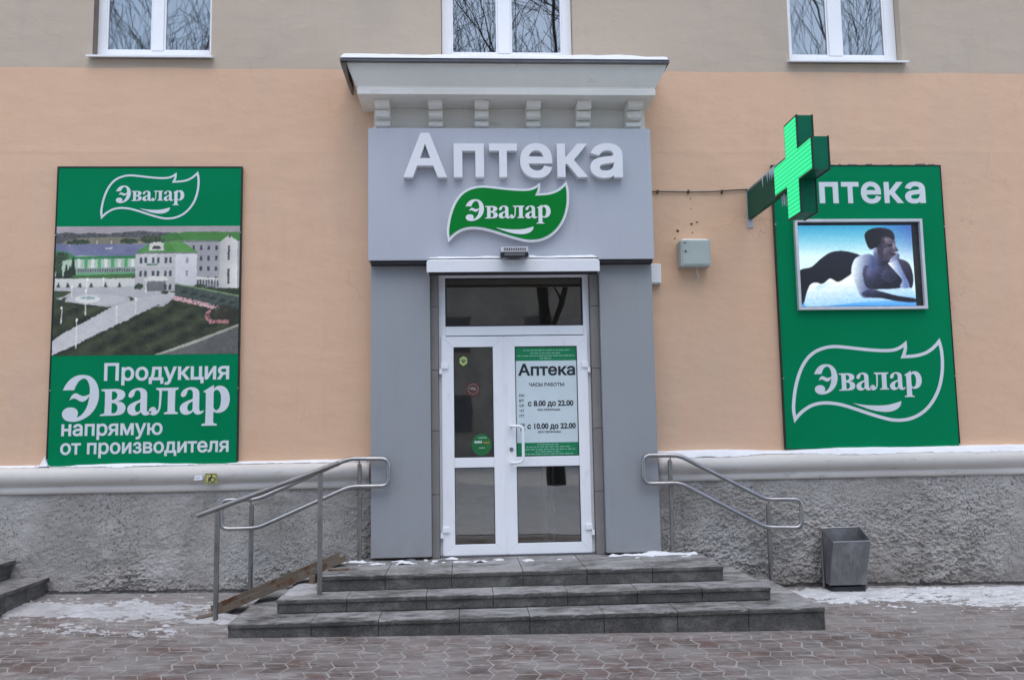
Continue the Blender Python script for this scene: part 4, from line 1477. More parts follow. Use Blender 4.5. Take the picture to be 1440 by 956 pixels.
def factory_picture():
    """printed photograph on the banner: painted flat, in the picture's own 915 x 635 units"""
    w, h = 430, 300
    U, V = np.meshgrid(np.linspace(0, 915, w), np.linspace(0, 635, h))
    U, V = U + (fbm2(U / 7, V / 7, 2, 41) - .5) * 6, V + (fbm2(U / 7 + 9, V / 7, 2, 43) - .5) * 5
    n1 = fbm2(U / 40, V / 30, 4, 1); n2 = fbm2(U / 9, V / 7, 3, 2); n3 = fbm2(U / 3.2, V / 3.0, 2, 5)
    im = np.zeros((h, w, 3))
    def put(m, c, a=1.0):
        im[m] = im[m] * (1 - a) + np.array(c, float) * a
    def poly(pts, c, a=1.0):
        m = poly_mask(U, V, pts); put(m, c, a); return m
    im[:] = np.array((168, 160, 178)); im[:, :, :] -= (V / 635 * 20)[..., None]
    # far hills, wood and field
    edge = 28 + 14 * fbm2(U / 60, U * 0, 4, 7) - 8 * np.exp(-((U - 430) / 120) ** 2)
    m = (V > edge) & (V < 100); im[m] = np.array((86, 88, 98))
    im[m] += ((n2[m] - .5) * 46)[:, None]
    poly([(40, 72), (120, 58), (300, 52), (480, 60), (480, 92), (20, 92)], (132, 128, 118))
    m = poly([(300, 75), (420, 66), (470, 86), (380, 92)], (150, 140, 122))
    # lake
    m = (V > 88) & (V < 160) & (U < 480); im[m] = np.array((116, 122, 170)); im[m] += ((n1[m] - .5) * 18)[:, None]
    for (x, y, l) in ((200, 70, 16), (272, 72, 16)):
        poly([(x, y), (x + 4, y), (x + 4, y + l), (x, y + l)], (220, 220, 232))
    poly([(242, 108), (282, 104), (276, 112), (246, 114)], (206, 206, 222)); poly([(60, 96), (66, 88), (74, 100)], (196, 196, 210))
    # lawn base
    m = V > 250; g = np.array((58, 66, 52)); im[m] = g; im[m] += ((n1[m] - .5) * 26 + (n3[m] - .5) * 16)[:, None] * np.array((.9, 1, .8))
    # long low hall with green and white bays
    poly([(0, 138), (95, 146), (400, 150), (400, 262), (0, 262)], (176, 200, 190))
    poly([(0, 118), (60, 128), (95, 150), (400, 146), (398, 160), (0, 166)], (60, 138, 92))
    for k in range(9):
        x = 110 + k * 33
        poly([(x, 162), (x + 16, 161), (x + 16, 206), (x, 207)], (86, 172, 120) if k % 2 else (222, 226, 236))
    poly([(105, 208), (400, 203), (400, 228), (105, 232)], (140, 152, 160))
    for k in range(24):
        x = 112 + k * 12
        poly([(x, 212), (x + 6, 212), (x + 6, 226), (x, 226)], (72, 88, 92))
    poly([(105, 232), (400, 228), (400, 242), (105, 246)], (90, 170, 120))
    poly([(0, 246), (400, 236), (400, 258), (0, 262)], (74, 112, 70))
    # dark firs
    for cx, top, wd in ((20, 175, 34), (55, 188, 30), (88, 152, 26), (72, 196, 40)):
        for k in range(9):
            y = top + k * 10
            hw = 3 + wd * .5 * k / 8
            m = (np.abs(U - cx + 6 * (n2 - .5)) < hw) & (V >= y) & (V < y + 11); put(m, (44, 60, 50)); im[m] += ((n3[m] - .5) * 40)[:, None]
    # perimeter wall, court and round fountain
    poly([(0, 258), (410, 258), (430, 300), (0, 300)], (206, 206, 218))
    poly([(0, 300), (430, 298), (590, 330), (600, 352), (540, 400), (250, 398), (60, 372), (0, 352)], (184, 184, 202))
    m = ((U - 210) / 140) ** 2 + ((V - 362) / 26) ** 2 < 1; put(m, (196, 196, 214))
    m = ((U - 165) / 62) ** 2 + ((V - 360) / 18) ** 2 < 1; put(m, (226, 228, 240))
    m = ((U - 165) / 36) ** 2 + ((V - 354) / 8) ** 2 < 1; put(m, (150, 178, 190))
    m = (np.abs(((U - 215) / 165) ** 2 + ((V - 366) / 40) ** 2 - 1.05) < .12) & (V > 350) & (n2 > .3); put(m, (64, 76, 60))
    for x in (20, 66, 125, 180, 250, 320):
        m = (np.abs(U - x) < 9 * (1 - (300 - V) / 26)) & (V > 278) & (V < 302); put(m, (66, 76, 64))
    poly([(0, 318), (90, 322), (40, 350), (0, 356)], (66, 84, 58))
    # path to the door
    poly([(0, 562), (60, 520), (280, 400), (440, 352), (585, 330), (608, 336), (520, 392), (140, 572), (0, 632)], (196, 196, 214))
    im[:] = im
    for k in range(7):
        poly([(60 + k * 62, 540 - k * 30), (64 + k * 62, 538 - k * 30), (120 + k * 60, 575 - k * 34), (116 + k * 60, 577 - k * 34)], (172, 172, 192), .5)
    # rear wing
    poly([(600, 70), (920, 70), (920, 310), (600, 310)], (164, 164, 182))
    poly([(560, 46), (640, 28), (920, 30), (920, 74), (610, 72)], (74, 138, 70))
    poly([(480, 70), (560, 34), (600, 32), (640, 72)], (66, 126, 66))
    for r_ in range(4):
        for c_ in range(5):
            x, y = 640 + c_ * 38, 98 + r_ * 52
            poly([(x, y), (x + 12, y), (x + 12, y + 22), (x, y + 22)], (66, 70, 84))
    # tower with a gable
    poly([(815, 72), (862, 36), (905, 72), (905, 312), (815, 308)], (204, 202, 214))
    poly([(806, 76), (862, 32), (912, 76), (904, 78), (862, 44), (814, 80)], (74, 136, 70))
    for y0_, y1_ in ((98, 170), (214, 290)):
        poly([(856, y0_), (866, y0_), (866, y1_), (856, y1_)], (78, 80, 92))
    m = ((U - 864) / 6) ** 2 + ((V - 52) / 9) ** 2 < 1; put(m, (70, 72, 84))
    # front pavilion
    poly([(395, 130), (595, 128), (595, 325), (395, 312)], (196, 196, 212))
    poly([(595, 128), (702, 130), (702, 296), (595, 312)], (214, 214, 236))
    poly([(392, 132), (455, 92), (520, 80), (615, 72), (706, 130)], (80, 148, 76))
    poly([(596, 130), (560, 78), (618, 72), (706, 131)], (96, 164, 88))
    poly([(462, 88), (500, 70), (535, 88), (535, 122), (462, 122)], (206, 204, 212))
    m = ((U - 498) / 22) ** 2 + ((V - 112) / 14) ** 2 < 1; put(m & (V < 114), (66, 70, 78))
    for r_ in range(3):
        for c_ in range(6):
            x, y = 416 + (c_ // 2) * 62 + (c_ % 2) * 24, 156 + r_ * 66
            if r_ == 2 and c_ < 4: continue
            poly([(x, y), (x + 13, y), (x + 13, y + 28), (x, y + 28)], (74, 80, 96))
    for r_ in range(2):
        poly([(646, 158 + r_ * 64), (658, 158 + r_ * 64), (658, 186 + r_ * 64), (646, 186 + r_ * 64)], (150, 156, 180))
    poly([(440, 262), (475, 248), (540, 250), (560, 262), (560, 272), (440, 272)], (222, 222, 232))
    for x in (448, 470, 500, 530):
        poly([(x, 272), (x + 8, 272), (x + 8, 330), (x, 330)], (222, 222, 234))
    poly([(456, 274), (548, 274), (548, 322), (456, 326)], (88, 90, 104), .7)
    poly([(700, 252), (812, 262), (812, 278), (700, 268)], (214, 214, 226))
    for k in range(8):
        x = 706 + k * 14
        poly([(x, 268), (x + 6, 268), (x + 6, 304), (x, 302)], (76, 80, 92))
    # eaves shadows, window surrounds, wall courses
    for pts in ([(395, 132), (595, 130), (595, 137), (395, 140)], [(597, 130), (702, 131), (702, 138), (597, 138)], [(610, 73), (815, 74), (815, 80), (610, 80)]):
        poly(pts, (96, 98, 112), .7)
    for y in (148, 206, 214):
        poly([(395, y), (595, y - 1), (595, y + 2), (395, y + 3)], (168, 168, 186), .8)
    for k in range(26):
        x = 402 + k * 12
        poly([(x, 128 - .9 * abs(x - 545) * .18), (x + 2, 128 - .9 * abs(x - 545) * .18), (x + 14, 92), (x + 12, 92)], (60, 112, 58), .35)
    m = poly_mask(U, V, [(595, 138), (702, 138), (702, 296), (595, 312)]); im[m] *= (1.04 - .12 * (V[m] - 138) / 170)[:, None]
    m = poly_mask(U, V, [(395, 138), (595, 138), (595, 325), (395, 312)]); im[m] *= (1.03 - .14 * (V[m] - 138) / 180)[:, None]
    m = poly_mask(U, V, [(815, 72), (862, 36), (905, 72), (905, 312), (815, 308)]); im[m] *= (.92 + .16 * np.clip((U[m] - 815) / 90, 0, 1))[:, None]
    # leafy crowns behind the court and round the lake
    for cx, cy, rx, ry in ((415, 300, 22, 14), (545, 330, 16, 9), (720, 300, 30, 10), (770, 312, 34, 9), (470, 66, 60, 18), (360, 74, 44, 14), (110, 78, 60, 12), (30, 150, 34, 22), (8, 190, 30, 40)):
        m = (((U - cx) / rx) ** 2 + ((V - cy) / ry) ** 2 + 1.4 * (n2 - .5) < 1); put(m, (58, 74, 58)); im[m] += ((n3[m] - .45) * 70)[:, None]
    # hedge dashes and shadow along the path
    m = (np.abs(V - (572 - (U - 140) * .474)) < 5) & (U > 140) & (U < 520) & (n2 > .4); put(m, (44, 50, 40), .8)
    m = (np.abs(V - (520 - (U - 60) * .545)) < 4) & (U > 60) & (U < 280) & (n2 > .42); put(m, (48, 56, 44), .8)
    # mown stripes and worn places in the lawn
    lawn = (V > 395) & (im.mean(-1) < 90)
    im[lawn] += (10 * np.sin((U[lawn] * .5 + V[lawn]) / 13) + 26 * (fbm2(U / 90, V / 26, 4, 91)[lawn] - .5))[:, None] * np.array((1.0, 1.0, .6))
    # dark retaining wall, flower beds and shrubs
    m = poly([(595, 290), (915, 352), (915, 420), (595, 346)], (72, 84, 84)); im[m] += ((n2[m] - .5) * 22)[:, None]
    poly([(595, 284), (915, 346), (915, 354), (595, 292)], (118, 148, 116))
    for k in range(6):
        cx, cy = 640 + k * 48, 334 + k * 11
        m = (((U - cx) / 17) ** 2 + ((V - cy) / 14) ** 2 < 1) & (V < cy); put(m, (52, 62, 64))
    pth = (((V - (346 + (U - 595) * .235)) > 0) & ((V - (346 + (U - 595) * .235)) < 22) & (U > 588) & (U < 820) & (n2 > .34)); put(pth, (196, 136, 152))
    m = pth & (n3 > .56); put(m, (226, 206, 222))
    m = (np.abs(np.hypot((U - 820) / 62, (V - 448) / 34) - 1) < .2) & (U < 800) & (n2 > .3); put(m, (188, 122, 138))
    m = (((U - 850) / 80) ** 2 + ((V - 440) / 46) ** 2 < 1) & (n2 > .42); put(m, (56, 56, 48))
    m = (np.abs(V - 492 + .02 * U) < 9) & (U > 770) & (U < 868) & (n2 > .35); put(m, (192, 126, 140))
    # road and kerb
    m = poly([(520, 635), (700, 580), (915, 500), (915, 635)], (104, 106, 112)); im[m] += ((n3[m] - .5) * 14)[:, None]
    poly([(500, 635), (690, 570), (915, 488), (915, 500), (700, 582), (530, 635)], (176, 174, 172))
    # lamp posts
    for x, y0_, y1_ in ((40, 402, 480), (156, 318, 440), (86, 300, 350), (310, 400, 480), (404, 362, 432), (116, 462, 600), (160, 262, 312), (240, 262, 300)):
        poly([(x - 2, y0_), (x + 2, y0_), (x + 3, y1_), (x - 3, y1_)], (226, 226, 236))
        m = ((U - x) / 6) ** 2 + ((V - y0_) / 8) ** 2 < 1; put(m, (236, 236, 244))
    shade = 1 + .16 * (fbm2(U / 160, V / 120, 3, 77) - .5) - .10 * np.clip((U - 600) / 315, 0, 1) * np.clip((V - 340) / 200, 0, 1)
    im = im * shade[..., None] + ((n3 - .5) * 16 + (n2 - .5) * 10 + (n1 - .5) * 12)[..., None]
    g_ = im.mean(-1, keepdims=True)
    im = g_ + (im - g_) * .86
    return soften(im, 1) * np.array((1.04, 1.02, .93))
image_grid('picture', factory_picture(), LB[0] + .014, LB[1] - .014, 2.303, 3.534, BY - .0015, 'picture', lb)
text_part(lb, 'ЭВАЛАР', -3.008, -2.903, 3.154, .014, BY - .0018, 'green_vinyl', .03, False)

# ---- right banner with the screen
RB = (3.086, 4.834, 1.316, 4.136)
rb = thing('screen_banner', 'tall green banner with a lit screen and white leaf logo right of the entrance', 'banner', (3.96, -.02, 1.31))
panel = part('panel', bx(RB[0] + .012, RB[1] - .010, BY, -.008, RB[2], RB[3] - .012), 'green_vinyl', rb, 0.002)
bd = MB()
bd.box(RB[0], RB[0] + .0115, BY - .004, -.006, RB[2], RB[3]); bd.box(RB[1] - .0095, RB[1], BY - .004, -.006, RB[2] + .02, RB[3])
bd.box(RB[0] + .0118, RB[1] - .0098, BY - .004, -.006, RB[3] - .0115, RB[3])
part('edge_strip', bd, 'black_edge', panel)
foam = MB()
rr = random.Random(9)
x = 3.11
while x < 4.75:
    w_ = rr.uniform(.03, .12)
    if rr.random() < .75:
        foam.hexa([(x, -.03, RB[3] - .002), (x + w_, -.03, RB[3] - .002), (x + w_, -.004, RB[3] - .002), (x, -.004, RB[3] - .002)],
                  [(x + .01, -.026, RB[3] + rr.uniform(.006, .022)), (x + w_ - .01, -.026, RB[3] + rr.uniform(.004, .02)), (x + w_ - .01, -.004, RB[3] + .008), (x + .01, -.004, RB[3] + .008)])
    x += w_ + rr.uniform(.0, .05)
part('sealing_foam', foam, 'cable', panel, 0.003)
for L in sign_word(3.563, .679, 3.752, .200, .026):
    part('letter', plate(L, BY - .002, BY - .0005), 'print_white', rb)
banner_leaf(rb, 3.174, 4.728, 1.560, 2.368, BY)
for x, z in ((3.098, 3.53), (4.826, 3.50), (3.10, 2.0), (4.826, 2.0)):
    mb = MB(); mb.tube([(x, BY - .004, z), (x, BY - .008, z)], .008, 10)
    part('screw', mb, 'steel', panel)

scr = thing('led_screen', 'lit wall screen in a silver frame showing a person resting chin on hand', 'screen', (3.92, -.05, 2.66))
fr_ = MB()
SX0, SX1, SZ0, SZ1 = 3.277, 4.578, 2.664, 3.570
tw = .028
fr_.box(SX0, SX1, -.085, BY - .0005, SZ0, SZ0 + tw); fr_.box(SX0, SX1, -.085, BY - .0005, SZ1 - tw, SZ1)
fr_.box(SX0, SX0 + tw, -.085, BY - .0005, SZ0 + tw, SZ1 - tw); fr_.box(SX1 - tw, SX1, -.085, BY - .0005, SZ0 + tw, SZ1 - tw)
part('frame', fr_, 'screen_frame', scr, 0.003)
part('bezel', bx(SX0 + tw + .001, SX1 - tw - .001, -.050, BY - .001, SZ0 + tw + .001, SZ1 - tw - .001), 'dark_lamp', scr)

def screen_picture():
    """what the screen shows: a person lying propped on the elbows, chin on one hand (flat picture)"""
    w, h = 300, 206
    U, V = np.meshgrid(np.linspace(80, 1240, w), np.linspace(100, 890, h))
    n1 = fbm2(U / 60, V / 40, 4, 11); n2 = fbm2(U / 16, V / 12, 3, 12)
    im = np.zeros((h, w, 3))
    t_ = np.clip((V - 100) / 300, 0, 1)[..., None]
    im[:] = np.array((70, 172, 210)) * (1 - t_) + np.array((224, 250, 255)) * t_
    r_ = np.clip((U - 820) / 420, 0, 1)[..., None] * np.clip(1 - (V - 100) / 400, 0, 1)[..., None]
    im = im * (1 - r_ * .8) + np.array((84, 110, 190)) * r_ * .8
    s_ = np.clip((V - 740) / 150, 0, 1)[..., None]
    im = im * (1 - s_) + np.array((88, 170, 246)) * s_
    def soft(pts, blur):
        m = poly_mask(U, V, smooth_loop(pts, (), 5)).astype(float)[..., None]
        return soften(m, blur)
    def lay(pts, c0, c1, d, blur=2, grain=0.0):
        """fill pts with a gradient from c0 to c1 along the vector d (start x, y, end x, y)"""
        nonlocal im
        m = soft(pts, blur)
        x0, y0, x1, y1 = d
        t = np.clip(((U - x0) * (x1 - x0) + (V - y0) * (y1 - y0)) / ((x1 - x0) ** 2 + (y1 - y0) ** 2), 0, 1)[..., None]
        c = np.array(c0, float) * (1 - t) + np.array(c1, float) * t
        if grain:
            c = c + ((n2 - .5) * grain)[..., None]
        im = im * (1 - m) + c * m
    # dark back and covers behind
    lay([(60, 565), (200, 505), (300, 425), (400, 366), (510, 350), (610, 366), (700, 398), (760, 470), (700, 620), (480, 670), (250, 720), (130, 820), (60, 860)], (34, 34, 50), (18, 18, 30), (400, 350, 420, 640), 2, 16)
    # white sheet
    lay([(110, 840), (165, 690), (235, 655), (300, 672), (380, 618), (460, 652), (560, 600), (640, 560), (740, 640), (840, 720), (1120, 705), (1215, 760), (1100, 830), (700, 850), (400, 880), (150, 895)], (250, 254, 255), (168, 214, 252), (400, 660, 420, 890), 3, 14)
    lay([(230, 700), (330, 660), (400, 650), (440, 670), (360, 690), (260, 740)], (206, 232, 250), (236, 250, 255), (230, 700, 440, 660), 4)
    # far arm and shoulder
    lay([(1040, 430), (1130, 440), (1200, 490), (1228, 620), (1200, 720), (1140, 650), (1080, 520)], (88, 84, 108), (34, 32, 50), (1060, 440, 1210, 640), 3, 22)
    # chest in shade, modelled by a few lighter planes
    lay([(700, 430), (860, 420), (1010, 450), (1090, 520), (1130, 640), (1100, 712), (860, 728), (760, 720), (700, 640)], (96, 98, 132), (26, 26, 42), (800, 450, 960, 700), 3, 34)
    lay([(770, 520), (840, 500), (890, 540), (870, 610), (800, 640), (750, 590)], (118, 124, 164), (52, 52, 78), (780, 520, 860, 630), 5, 20)
    lay([(920, 540), (1020, 540), (1070, 600), (1030, 660), (940, 650), (900, 600)], (84, 84, 116), (40, 40, 60), (930, 540, 1030, 660), 5, 20)
    # near shoulder and arm, lit from the left
    lay([(610, 490), (650, 422), (720, 392), (800, 384), (862, 420), (880, 500), (830, 545), (780, 500), (735, 500), (715, 580), (735, 690), (800, 760), (780, 802), (690, 802), (640, 690), (600, 570)], (232, 246, 255), (86, 96, 140), (615, 560, 800, 600), 3, 14)
    # forearm lying across
    lay([(690, 770), (780, 728), (900, 752), (1040, 790), (1232, 822), (1232, 858), (1060, 846), (880, 812), (760, 806)], (70, 74, 108), (28, 28, 44), (800, 740, 820, 830), 2, 16)
    # raised forearm and fist at the chin
    lay([(968, 458), (1000, 420), (1040, 400), (1075, 432), (1130, 560), (1185, 690), (1150, 722), (1086, 700), (1110, 640), (1050, 560)], (246, 252, 255), (120, 140, 190), (1000, 520, 1110, 500), 2, 12)
    lay([(985, 448), (1010, 398), (1070, 372), (1100, 392), (1090, 428), (1040, 452), (1000, 470)], (214, 228, 250), (92, 96, 132), (990, 400, 1090, 440), 2, 10)
    # neck
    lay([(840, 350), (920, 350), (1000, 420), (970, 480), (890, 500), (850, 440)], (120, 128, 166), (40, 38, 56), (840, 380, 960, 450), 3, 18)
    # head in three-quarter view
    lay([(806, 250), (830, 330), (876, 368), (905, 420), (955, 456), (1010, 432), (1052, 396), (1062, 360), (1092, 352), (1070, 318), (1066, 262), (1050, 205), (980, 168), (880, 180)], (52, 46, 62), (112, 104, 124), (860, 300, 1070, 320), 2, 26)
    lay([(960, 228), (1020, 232), (1052, 262), (1040, 286), (980, 280)], (146, 136, 152), (84, 76, 94), (970, 230, 1040, 285), 3)     # brow
    lay([(1040, 270), (1072, 312), (1090, 350), (1060, 358), (1040, 330)], (158, 148, 164), (76, 70, 88), (1050, 300, 1085, 350), 2)   # nose
    lay([(950, 330), (1010, 322), (1030, 356), (990, 392), (940, 380)], (128, 118, 138), (66, 60, 78), (950, 330, 1010, 390), 4)      # cheek
    lay([(985, 292), (1030, 290), (1040, 302), (1000, 308)], (20, 16, 24), (34, 28, 38), (985, 292, 1040, 302), 1)                     # eye
    lay([(1010, 384), (1058, 380), (1062, 390), (1020, 398)], (30, 22, 32), (44, 34, 44), (1010, 384, 1060, 392), 1)                   # mouth
    lay([(826, 322), (852, 312), (880, 330), (878, 372), (846, 376)], (206, 216, 240), (116, 116, 150), (830, 330, 880, 350), 2)       # ear
    lay([(758, 200), (790, 154), (870, 128), (970, 130), (1040, 158), (1064, 214), (1052, 244), (990, 214), (930, 218), (912, 280), (872, 312), (806, 336), (772, 280)], (14, 10, 16), (44, 36, 46), (800, 220, 1050, 170), 2, 14)
    im += ((n2 - .5) * 14 + (fbm2(U / 5, V / 4, 2, 19) - .5) * 26)[..., None]
    im = 255 * np.clip(im / 255, 0, 1) ** 1.22
    # diode rows and columns
    im[np.arange(h) % 3 == 0] *= .78
    im[:, np.arange(w) % 3 == 0] *= .88
    return np.clip(im, 4, 255)
image_grid('display', screen_picture(), SX0 + tw + .012, SX1 - tw - .075, SZ0 + tw + .008, SZ1 - tw - .030, -.0535, 'screen', scr)

# ------------------------------------------------------------------ projecting pharmacy cross
cr = thing('pharmacy_cross', 'lit green pharmacy cross on a bracket projecting in front of the green wall panel', 'cross sign', (2.86, -.9, 3.28))
CX0, CX1 = 2.780, 2.925
CY, CZ, CS = -1.32, 3.70, .84
q6, h2 = CS / 6, CS / 2
def cross_loop(g):
    a, b = q6 - g, h2 - g
    return [(-a, -b), (a, -b), (a, -a), (b, -a), (b, a), (a, a), (a, b), (-a, b), (-a, a), (-b, a), (-b, -a), (-a, -a)]
def cross_prism(g, x0, x1):
    L = cross_loop(g)
    n = len(L)
    V = [(x0, CY + p, CZ + q_) for p, q_ in L] + [(x1, CY + p, CZ + q_) for p, q_ in L]
    F = [((i + 1) % n, i, i + n, (i + 1) % n + n) for i in range(n)]
    for o in (0, n):
        F += [(o + 0, o + 1, o + 2, o + 11), (o + 11, o + 2, o + 5, o + 8), (o + 2, o + 3, o + 4, o + 5), (o + 8, o + 5, o + 6, o + 7), (o + 10, o + 11, o + 8, o + 9)]
    mb = MB(); mb.add(V, F)
    return mb
part('casing', cross_prism(.006, CX0 + .012, CX1 - .012), 'green_case', cr)
for x0, x1 in ((CX0, CX0 + .0115), (CX1 - .0115, CX1)):
    part('edge_frame', cross_prism(0, x0, x1), 'black_edge', cr, 0.002)
for x0, x1 in ((CX0 - .004, CX0 - .0003), (CX1 + .0003, CX1 + .004)):
    part('lit_face', cross_prism(.017, x0, x1), 'led', cr)
br = MB(); br.box(CX0 + .055, CX0 + .095, CY + h2 - .004, -.012, 3.585, 3.862)
part('bracket_panel', br, 'bracket_green', cr, 0.003)
br = MB(); br.box(CX0 + .045, CX0 + .105, -.014, -.0005, 3.50, 3.90)
part('wall_plate', br, 'grey_lamp', cr, 0.003)
mb = MB(); mb.tube([(CX0 + .072, -.01, 3.885), (CX0 + .072, CY + h2, 3.885)], .016, 10)
part('arm', mb, 'grey_lamp', cr)
ic = MB()
rr = random.Random(21)
for k in range(26):
    y = CY + h2 + .02 + abs(rr.gauss(0, .16))
    if y > -.03: continue
    l = rr.uniform(.02, .10) * (1.5 if rr.random() < .2 else 1)
    x = CX0 + .05 + rr.uniform(-.008, .0)
    z = 3.872
    ic.tube([(x, y, z + .01), (x - .001, y, z - l * .5), (x, y, z - l)], [.008, .005, .0008], 6)
for k in range(16):
    y = CY + q6 + rr.uniform(.03, .25)
    l = rr.uniform(.03, .13)
    x = CX0 + rr.uniform(.03, .12)
    z = CZ - q6 - .001
    ic.tube([(x, y, z), (x, y, z - l * .5), (x, y, z - l)], [.008, .005, .0008], 6)
o = part('icicles', ic, 'ice', cr)
o['kind'] = 'stuff'

# ------------------------------------------------------------------ small things on the wall
mb = MB()
cab_pts = [(1.83, -.016, 3.865), (1.93, -.018, 3.872), (2.10, -.018, 3.868), (2.30, -.018, 3.866), (2.50, -.018, 3.870), (2.70, -.018, 3.884), (2.84, -.018, 3.890)]
mb.tube(cab_pts, .0075, 8)
cb = solo('wall_cable', mb, 'cable', 'thin dark cable running along the wall to the green cross', 'cable', smooth=True, loc=(1.83, 0, 3.865))
for x in (1.93, 2.24, 2.58):
    m2 = MB(); m2.box(x - .008, x + .008, -.029, -.003, 3.852, 3.884)
    part('clip', m2, 'dark_lamp', cb)

mx = thing('meter_box', 'pale metal meter box with a keyhole door on the peach wall', 'box', (2.26, -.08, 3.09))
part('cabinet', bx(2.105, 2.402, -.150, -.004, 3.092, 3.352), 'cabinet', mx, 0.008)
d_ = part('door', bx(2.122, 2.386, -.156, -.1505, 3.110, 3.336), 'cabinet', mx, 0.003)
mb = MB(); mb.tube([(2.152, -.1565, 3.238), (2.152, -.161, 3.238)], .010, 12)
part('lock', mb, 'dark_lamp', d_)
part('tag', bx(2.134, 2.160, -.158, -.1562, 3.318, 3.326), 'dark_lamp', d_)
mb = MB(); mb.tube([(2.29, -.04, 3.095), (2.292, -.035, 3.03), (2.305, -.02, 3.00)], .009, 8)
part('conduit', mb, 'moulding', mx)
ms = MB()
ms.hexa([(2.12, -.145, 3.3525), (2.39, -.145, 3.3525), (2.39, -.01, 3.3525), (2.12, -.01, 3.3525)], [(2.14, -.13, 3.366), (2.37, -.13, 3.364), (2.38, -.01, 3.370), (2.13, -.01, 3.372)])
solo('box_top_snow', ms, 'snow', 'thin snow cap lying on top of the meter box', 'snow', 0.004, kind='stuff')

wb_ = thing('alarm_box', 'small white box at the right edge of the grey portal', 'box', (1.87, -.03, 2.94))
part('cover', bx(1.822, 1.926, -.07, -.003, 2.945, 3.135), 'sheet_white', wb_, 0.006)
part('mounting_lip', bx(1.826, 1.922, -.06, -.003, 2.932, 2.9445), 'grey_lamp', wb_)

for k, (x, z, w_, h_) in enumerate(((2.262, 3.545, .022, .020), (2.32, 3.562, .030, .010), (2.12, 3.475, .026, .022), (2.262, 3.80, .012, .010), (2.264, 3.70, .010, .008), (2.268, 3.455, .008, .014), (2.09, 3.40, .012, .012))):
    rr = random.Random(k)
    L = [(x + math.cos(a) * w_ * .5 * rr.uniform(.6, 1.3), z + math.sin(a) * h_ * .5 * rr.uniform(.6, 1.3)) for a in np.linspace(0, 2 * math.pi, 9)[:-1]]
    part('chipped_hole', plate([oriented(L, True)], -.0085, .0), 'dark_hole', house)

# canopy box with its lamp
cn = thing('canopy_box', 'long white sheet metal canopy box over the entrance door', 'canopy', (.46, -.35, 3.0))
V = []
prof = [(-.285, 3.0), (-.420, 3.0), (-.420, 3.110), (-.408, 3.122), (-.285, 3.128)]
mb = MB()
n = len(prof)
xs_ = [-.341, -.338, -.320, -.296, 1.222, 1.246, 1.262, 1.265]
hh = [.090, .104, .118, .128, .128, .118, .104, .090]
VV, FF = [], []
for x, top in zip(xs_, hh):
    for y, z in prof:
        VV.append((x, y, min(z, 3.0 + top) if z > 3.05 else z))
for i in range(len(xs_) - 1):
    for k in range(n):
        FF.append((i * n + k, i * n + (k + 1) % n, (i + 1) * n + (k + 1) % n, (i + 1) * n + k))
FF.append(tuple(range(n))); FF.append(tuple((len(xs_) - 1) * n + k for k in range(n - 1, -1, -1)))
mb.add(VV, FF)
part('sheet_cover', mb, 'sheet_white', cn, 0.002)
part('shutter_slot', bx(-.325, 1.25, -.405, -.30, 2.990, 2.9995), 'dark_gap', cn)

lp = thing('wall_lamp', 'grey flat floodlight facing down above the white canopy box', 'lamp', (.46, -.45, 3.12))
mb = MB(); mb.hexa([(.338, -.585, 3.150), (.588, -.585, 3.150), (.588, -.35, 3.178), (.338, -.35, 3.178)], [(.334, -.560, 3.205), (.592, -.560, 3.205), (.592, -.345, 3.232), (.334, -.345, 3.232)])
hd = part('housing', mb, 'grey_lamp', lp, 0.004)
fins = MB()
for k in range(10):
    x = .372 + k * .0205
    fins.box(x, x + .009, -.589, -.560, 3.172, 3.190)
part('vent_slot', fins, 'dark_lamp', hd)
mb = MB(); mb.hexa([(.332, -.575, 3.106), (.594, -.575, 3.106), (.580, -.36, 3.140), (.346, -.36, 3.140)], [(.340, -.588, 3.1495), (.586, -.588, 3.1495), (.586, -.352, 3.1775), (.340, -.352, 3.1775)])
part('lens_frame', mb, 'dark_lamp', lp, 0.004)
part('lens', bx(.372, .556, -.586, -.572, 3.116, 3.142), 'far_glass', lp, 0.002)
part('bracket', bx(.40, .53, -.36, -.281, 3.165, 3.20), 'grey_lamp', lp, 0.003)

# ------------------------------------------------------------------ prints on the door
pt = thing('opening_hours_poster', 'pale blue opening hours poster with green bands in the right door leaf', 'poster', (.78, -.065, 1.30))
PY = -.0535
part('sheet', bx(.4865, 1.0715, PY, -.0522, 1.420, 2.200), 'paper', pt)
part('green_band', bx(.4865, 1.0715, PY, -.0522, 2.2005, 2.330), 'poster_green', pt)
part('green_band', bx(.4865, 1.0715, PY, -.0522, 1.2975, 1.4195), 'poster_green', pt)
def pt_text(body, x0, x1, zb, xh, mat='ink', bold=.02):
    part('lettering', plate(text_loops(body, x0, x1, zb, xh, bold), PY - .0016, PY - .0004), mat, pt)
pt_text('Аптека', .508, 1.058, 2.062, .080, bold=.03)
pt_text('ЧАСЫ РАБОТЫ:', .612, .956, 1.956, .024)
for k, d in enumerate(('ПН', 'ВТ', 'СР', 'ЧТ', 'ПТ')):
    pt_text(d, .516, .562, 1.857 - k * .0485, .017)
pt_text('с 8.00 до 22.00', .597, 1.034, 1.768, .038, bold=.035)
pt_text('БЕЗ ПЕРЕРЫВА', .690, .908, 1.722, .013)
for k, d in enumerate(('СБ', 'ВС')):
    pt_text(d, .522, .566, 1.580 - k * .0485, .017)
pt_text('с 10.00 до 22.00', .588, 1.052, 1.552, .038, bold=.035)
pt_text('БЕЗ ПЕРЕРЫВА', .690, .910, 1.512, .013)
rr = random.Random(3)
tiny = MB()
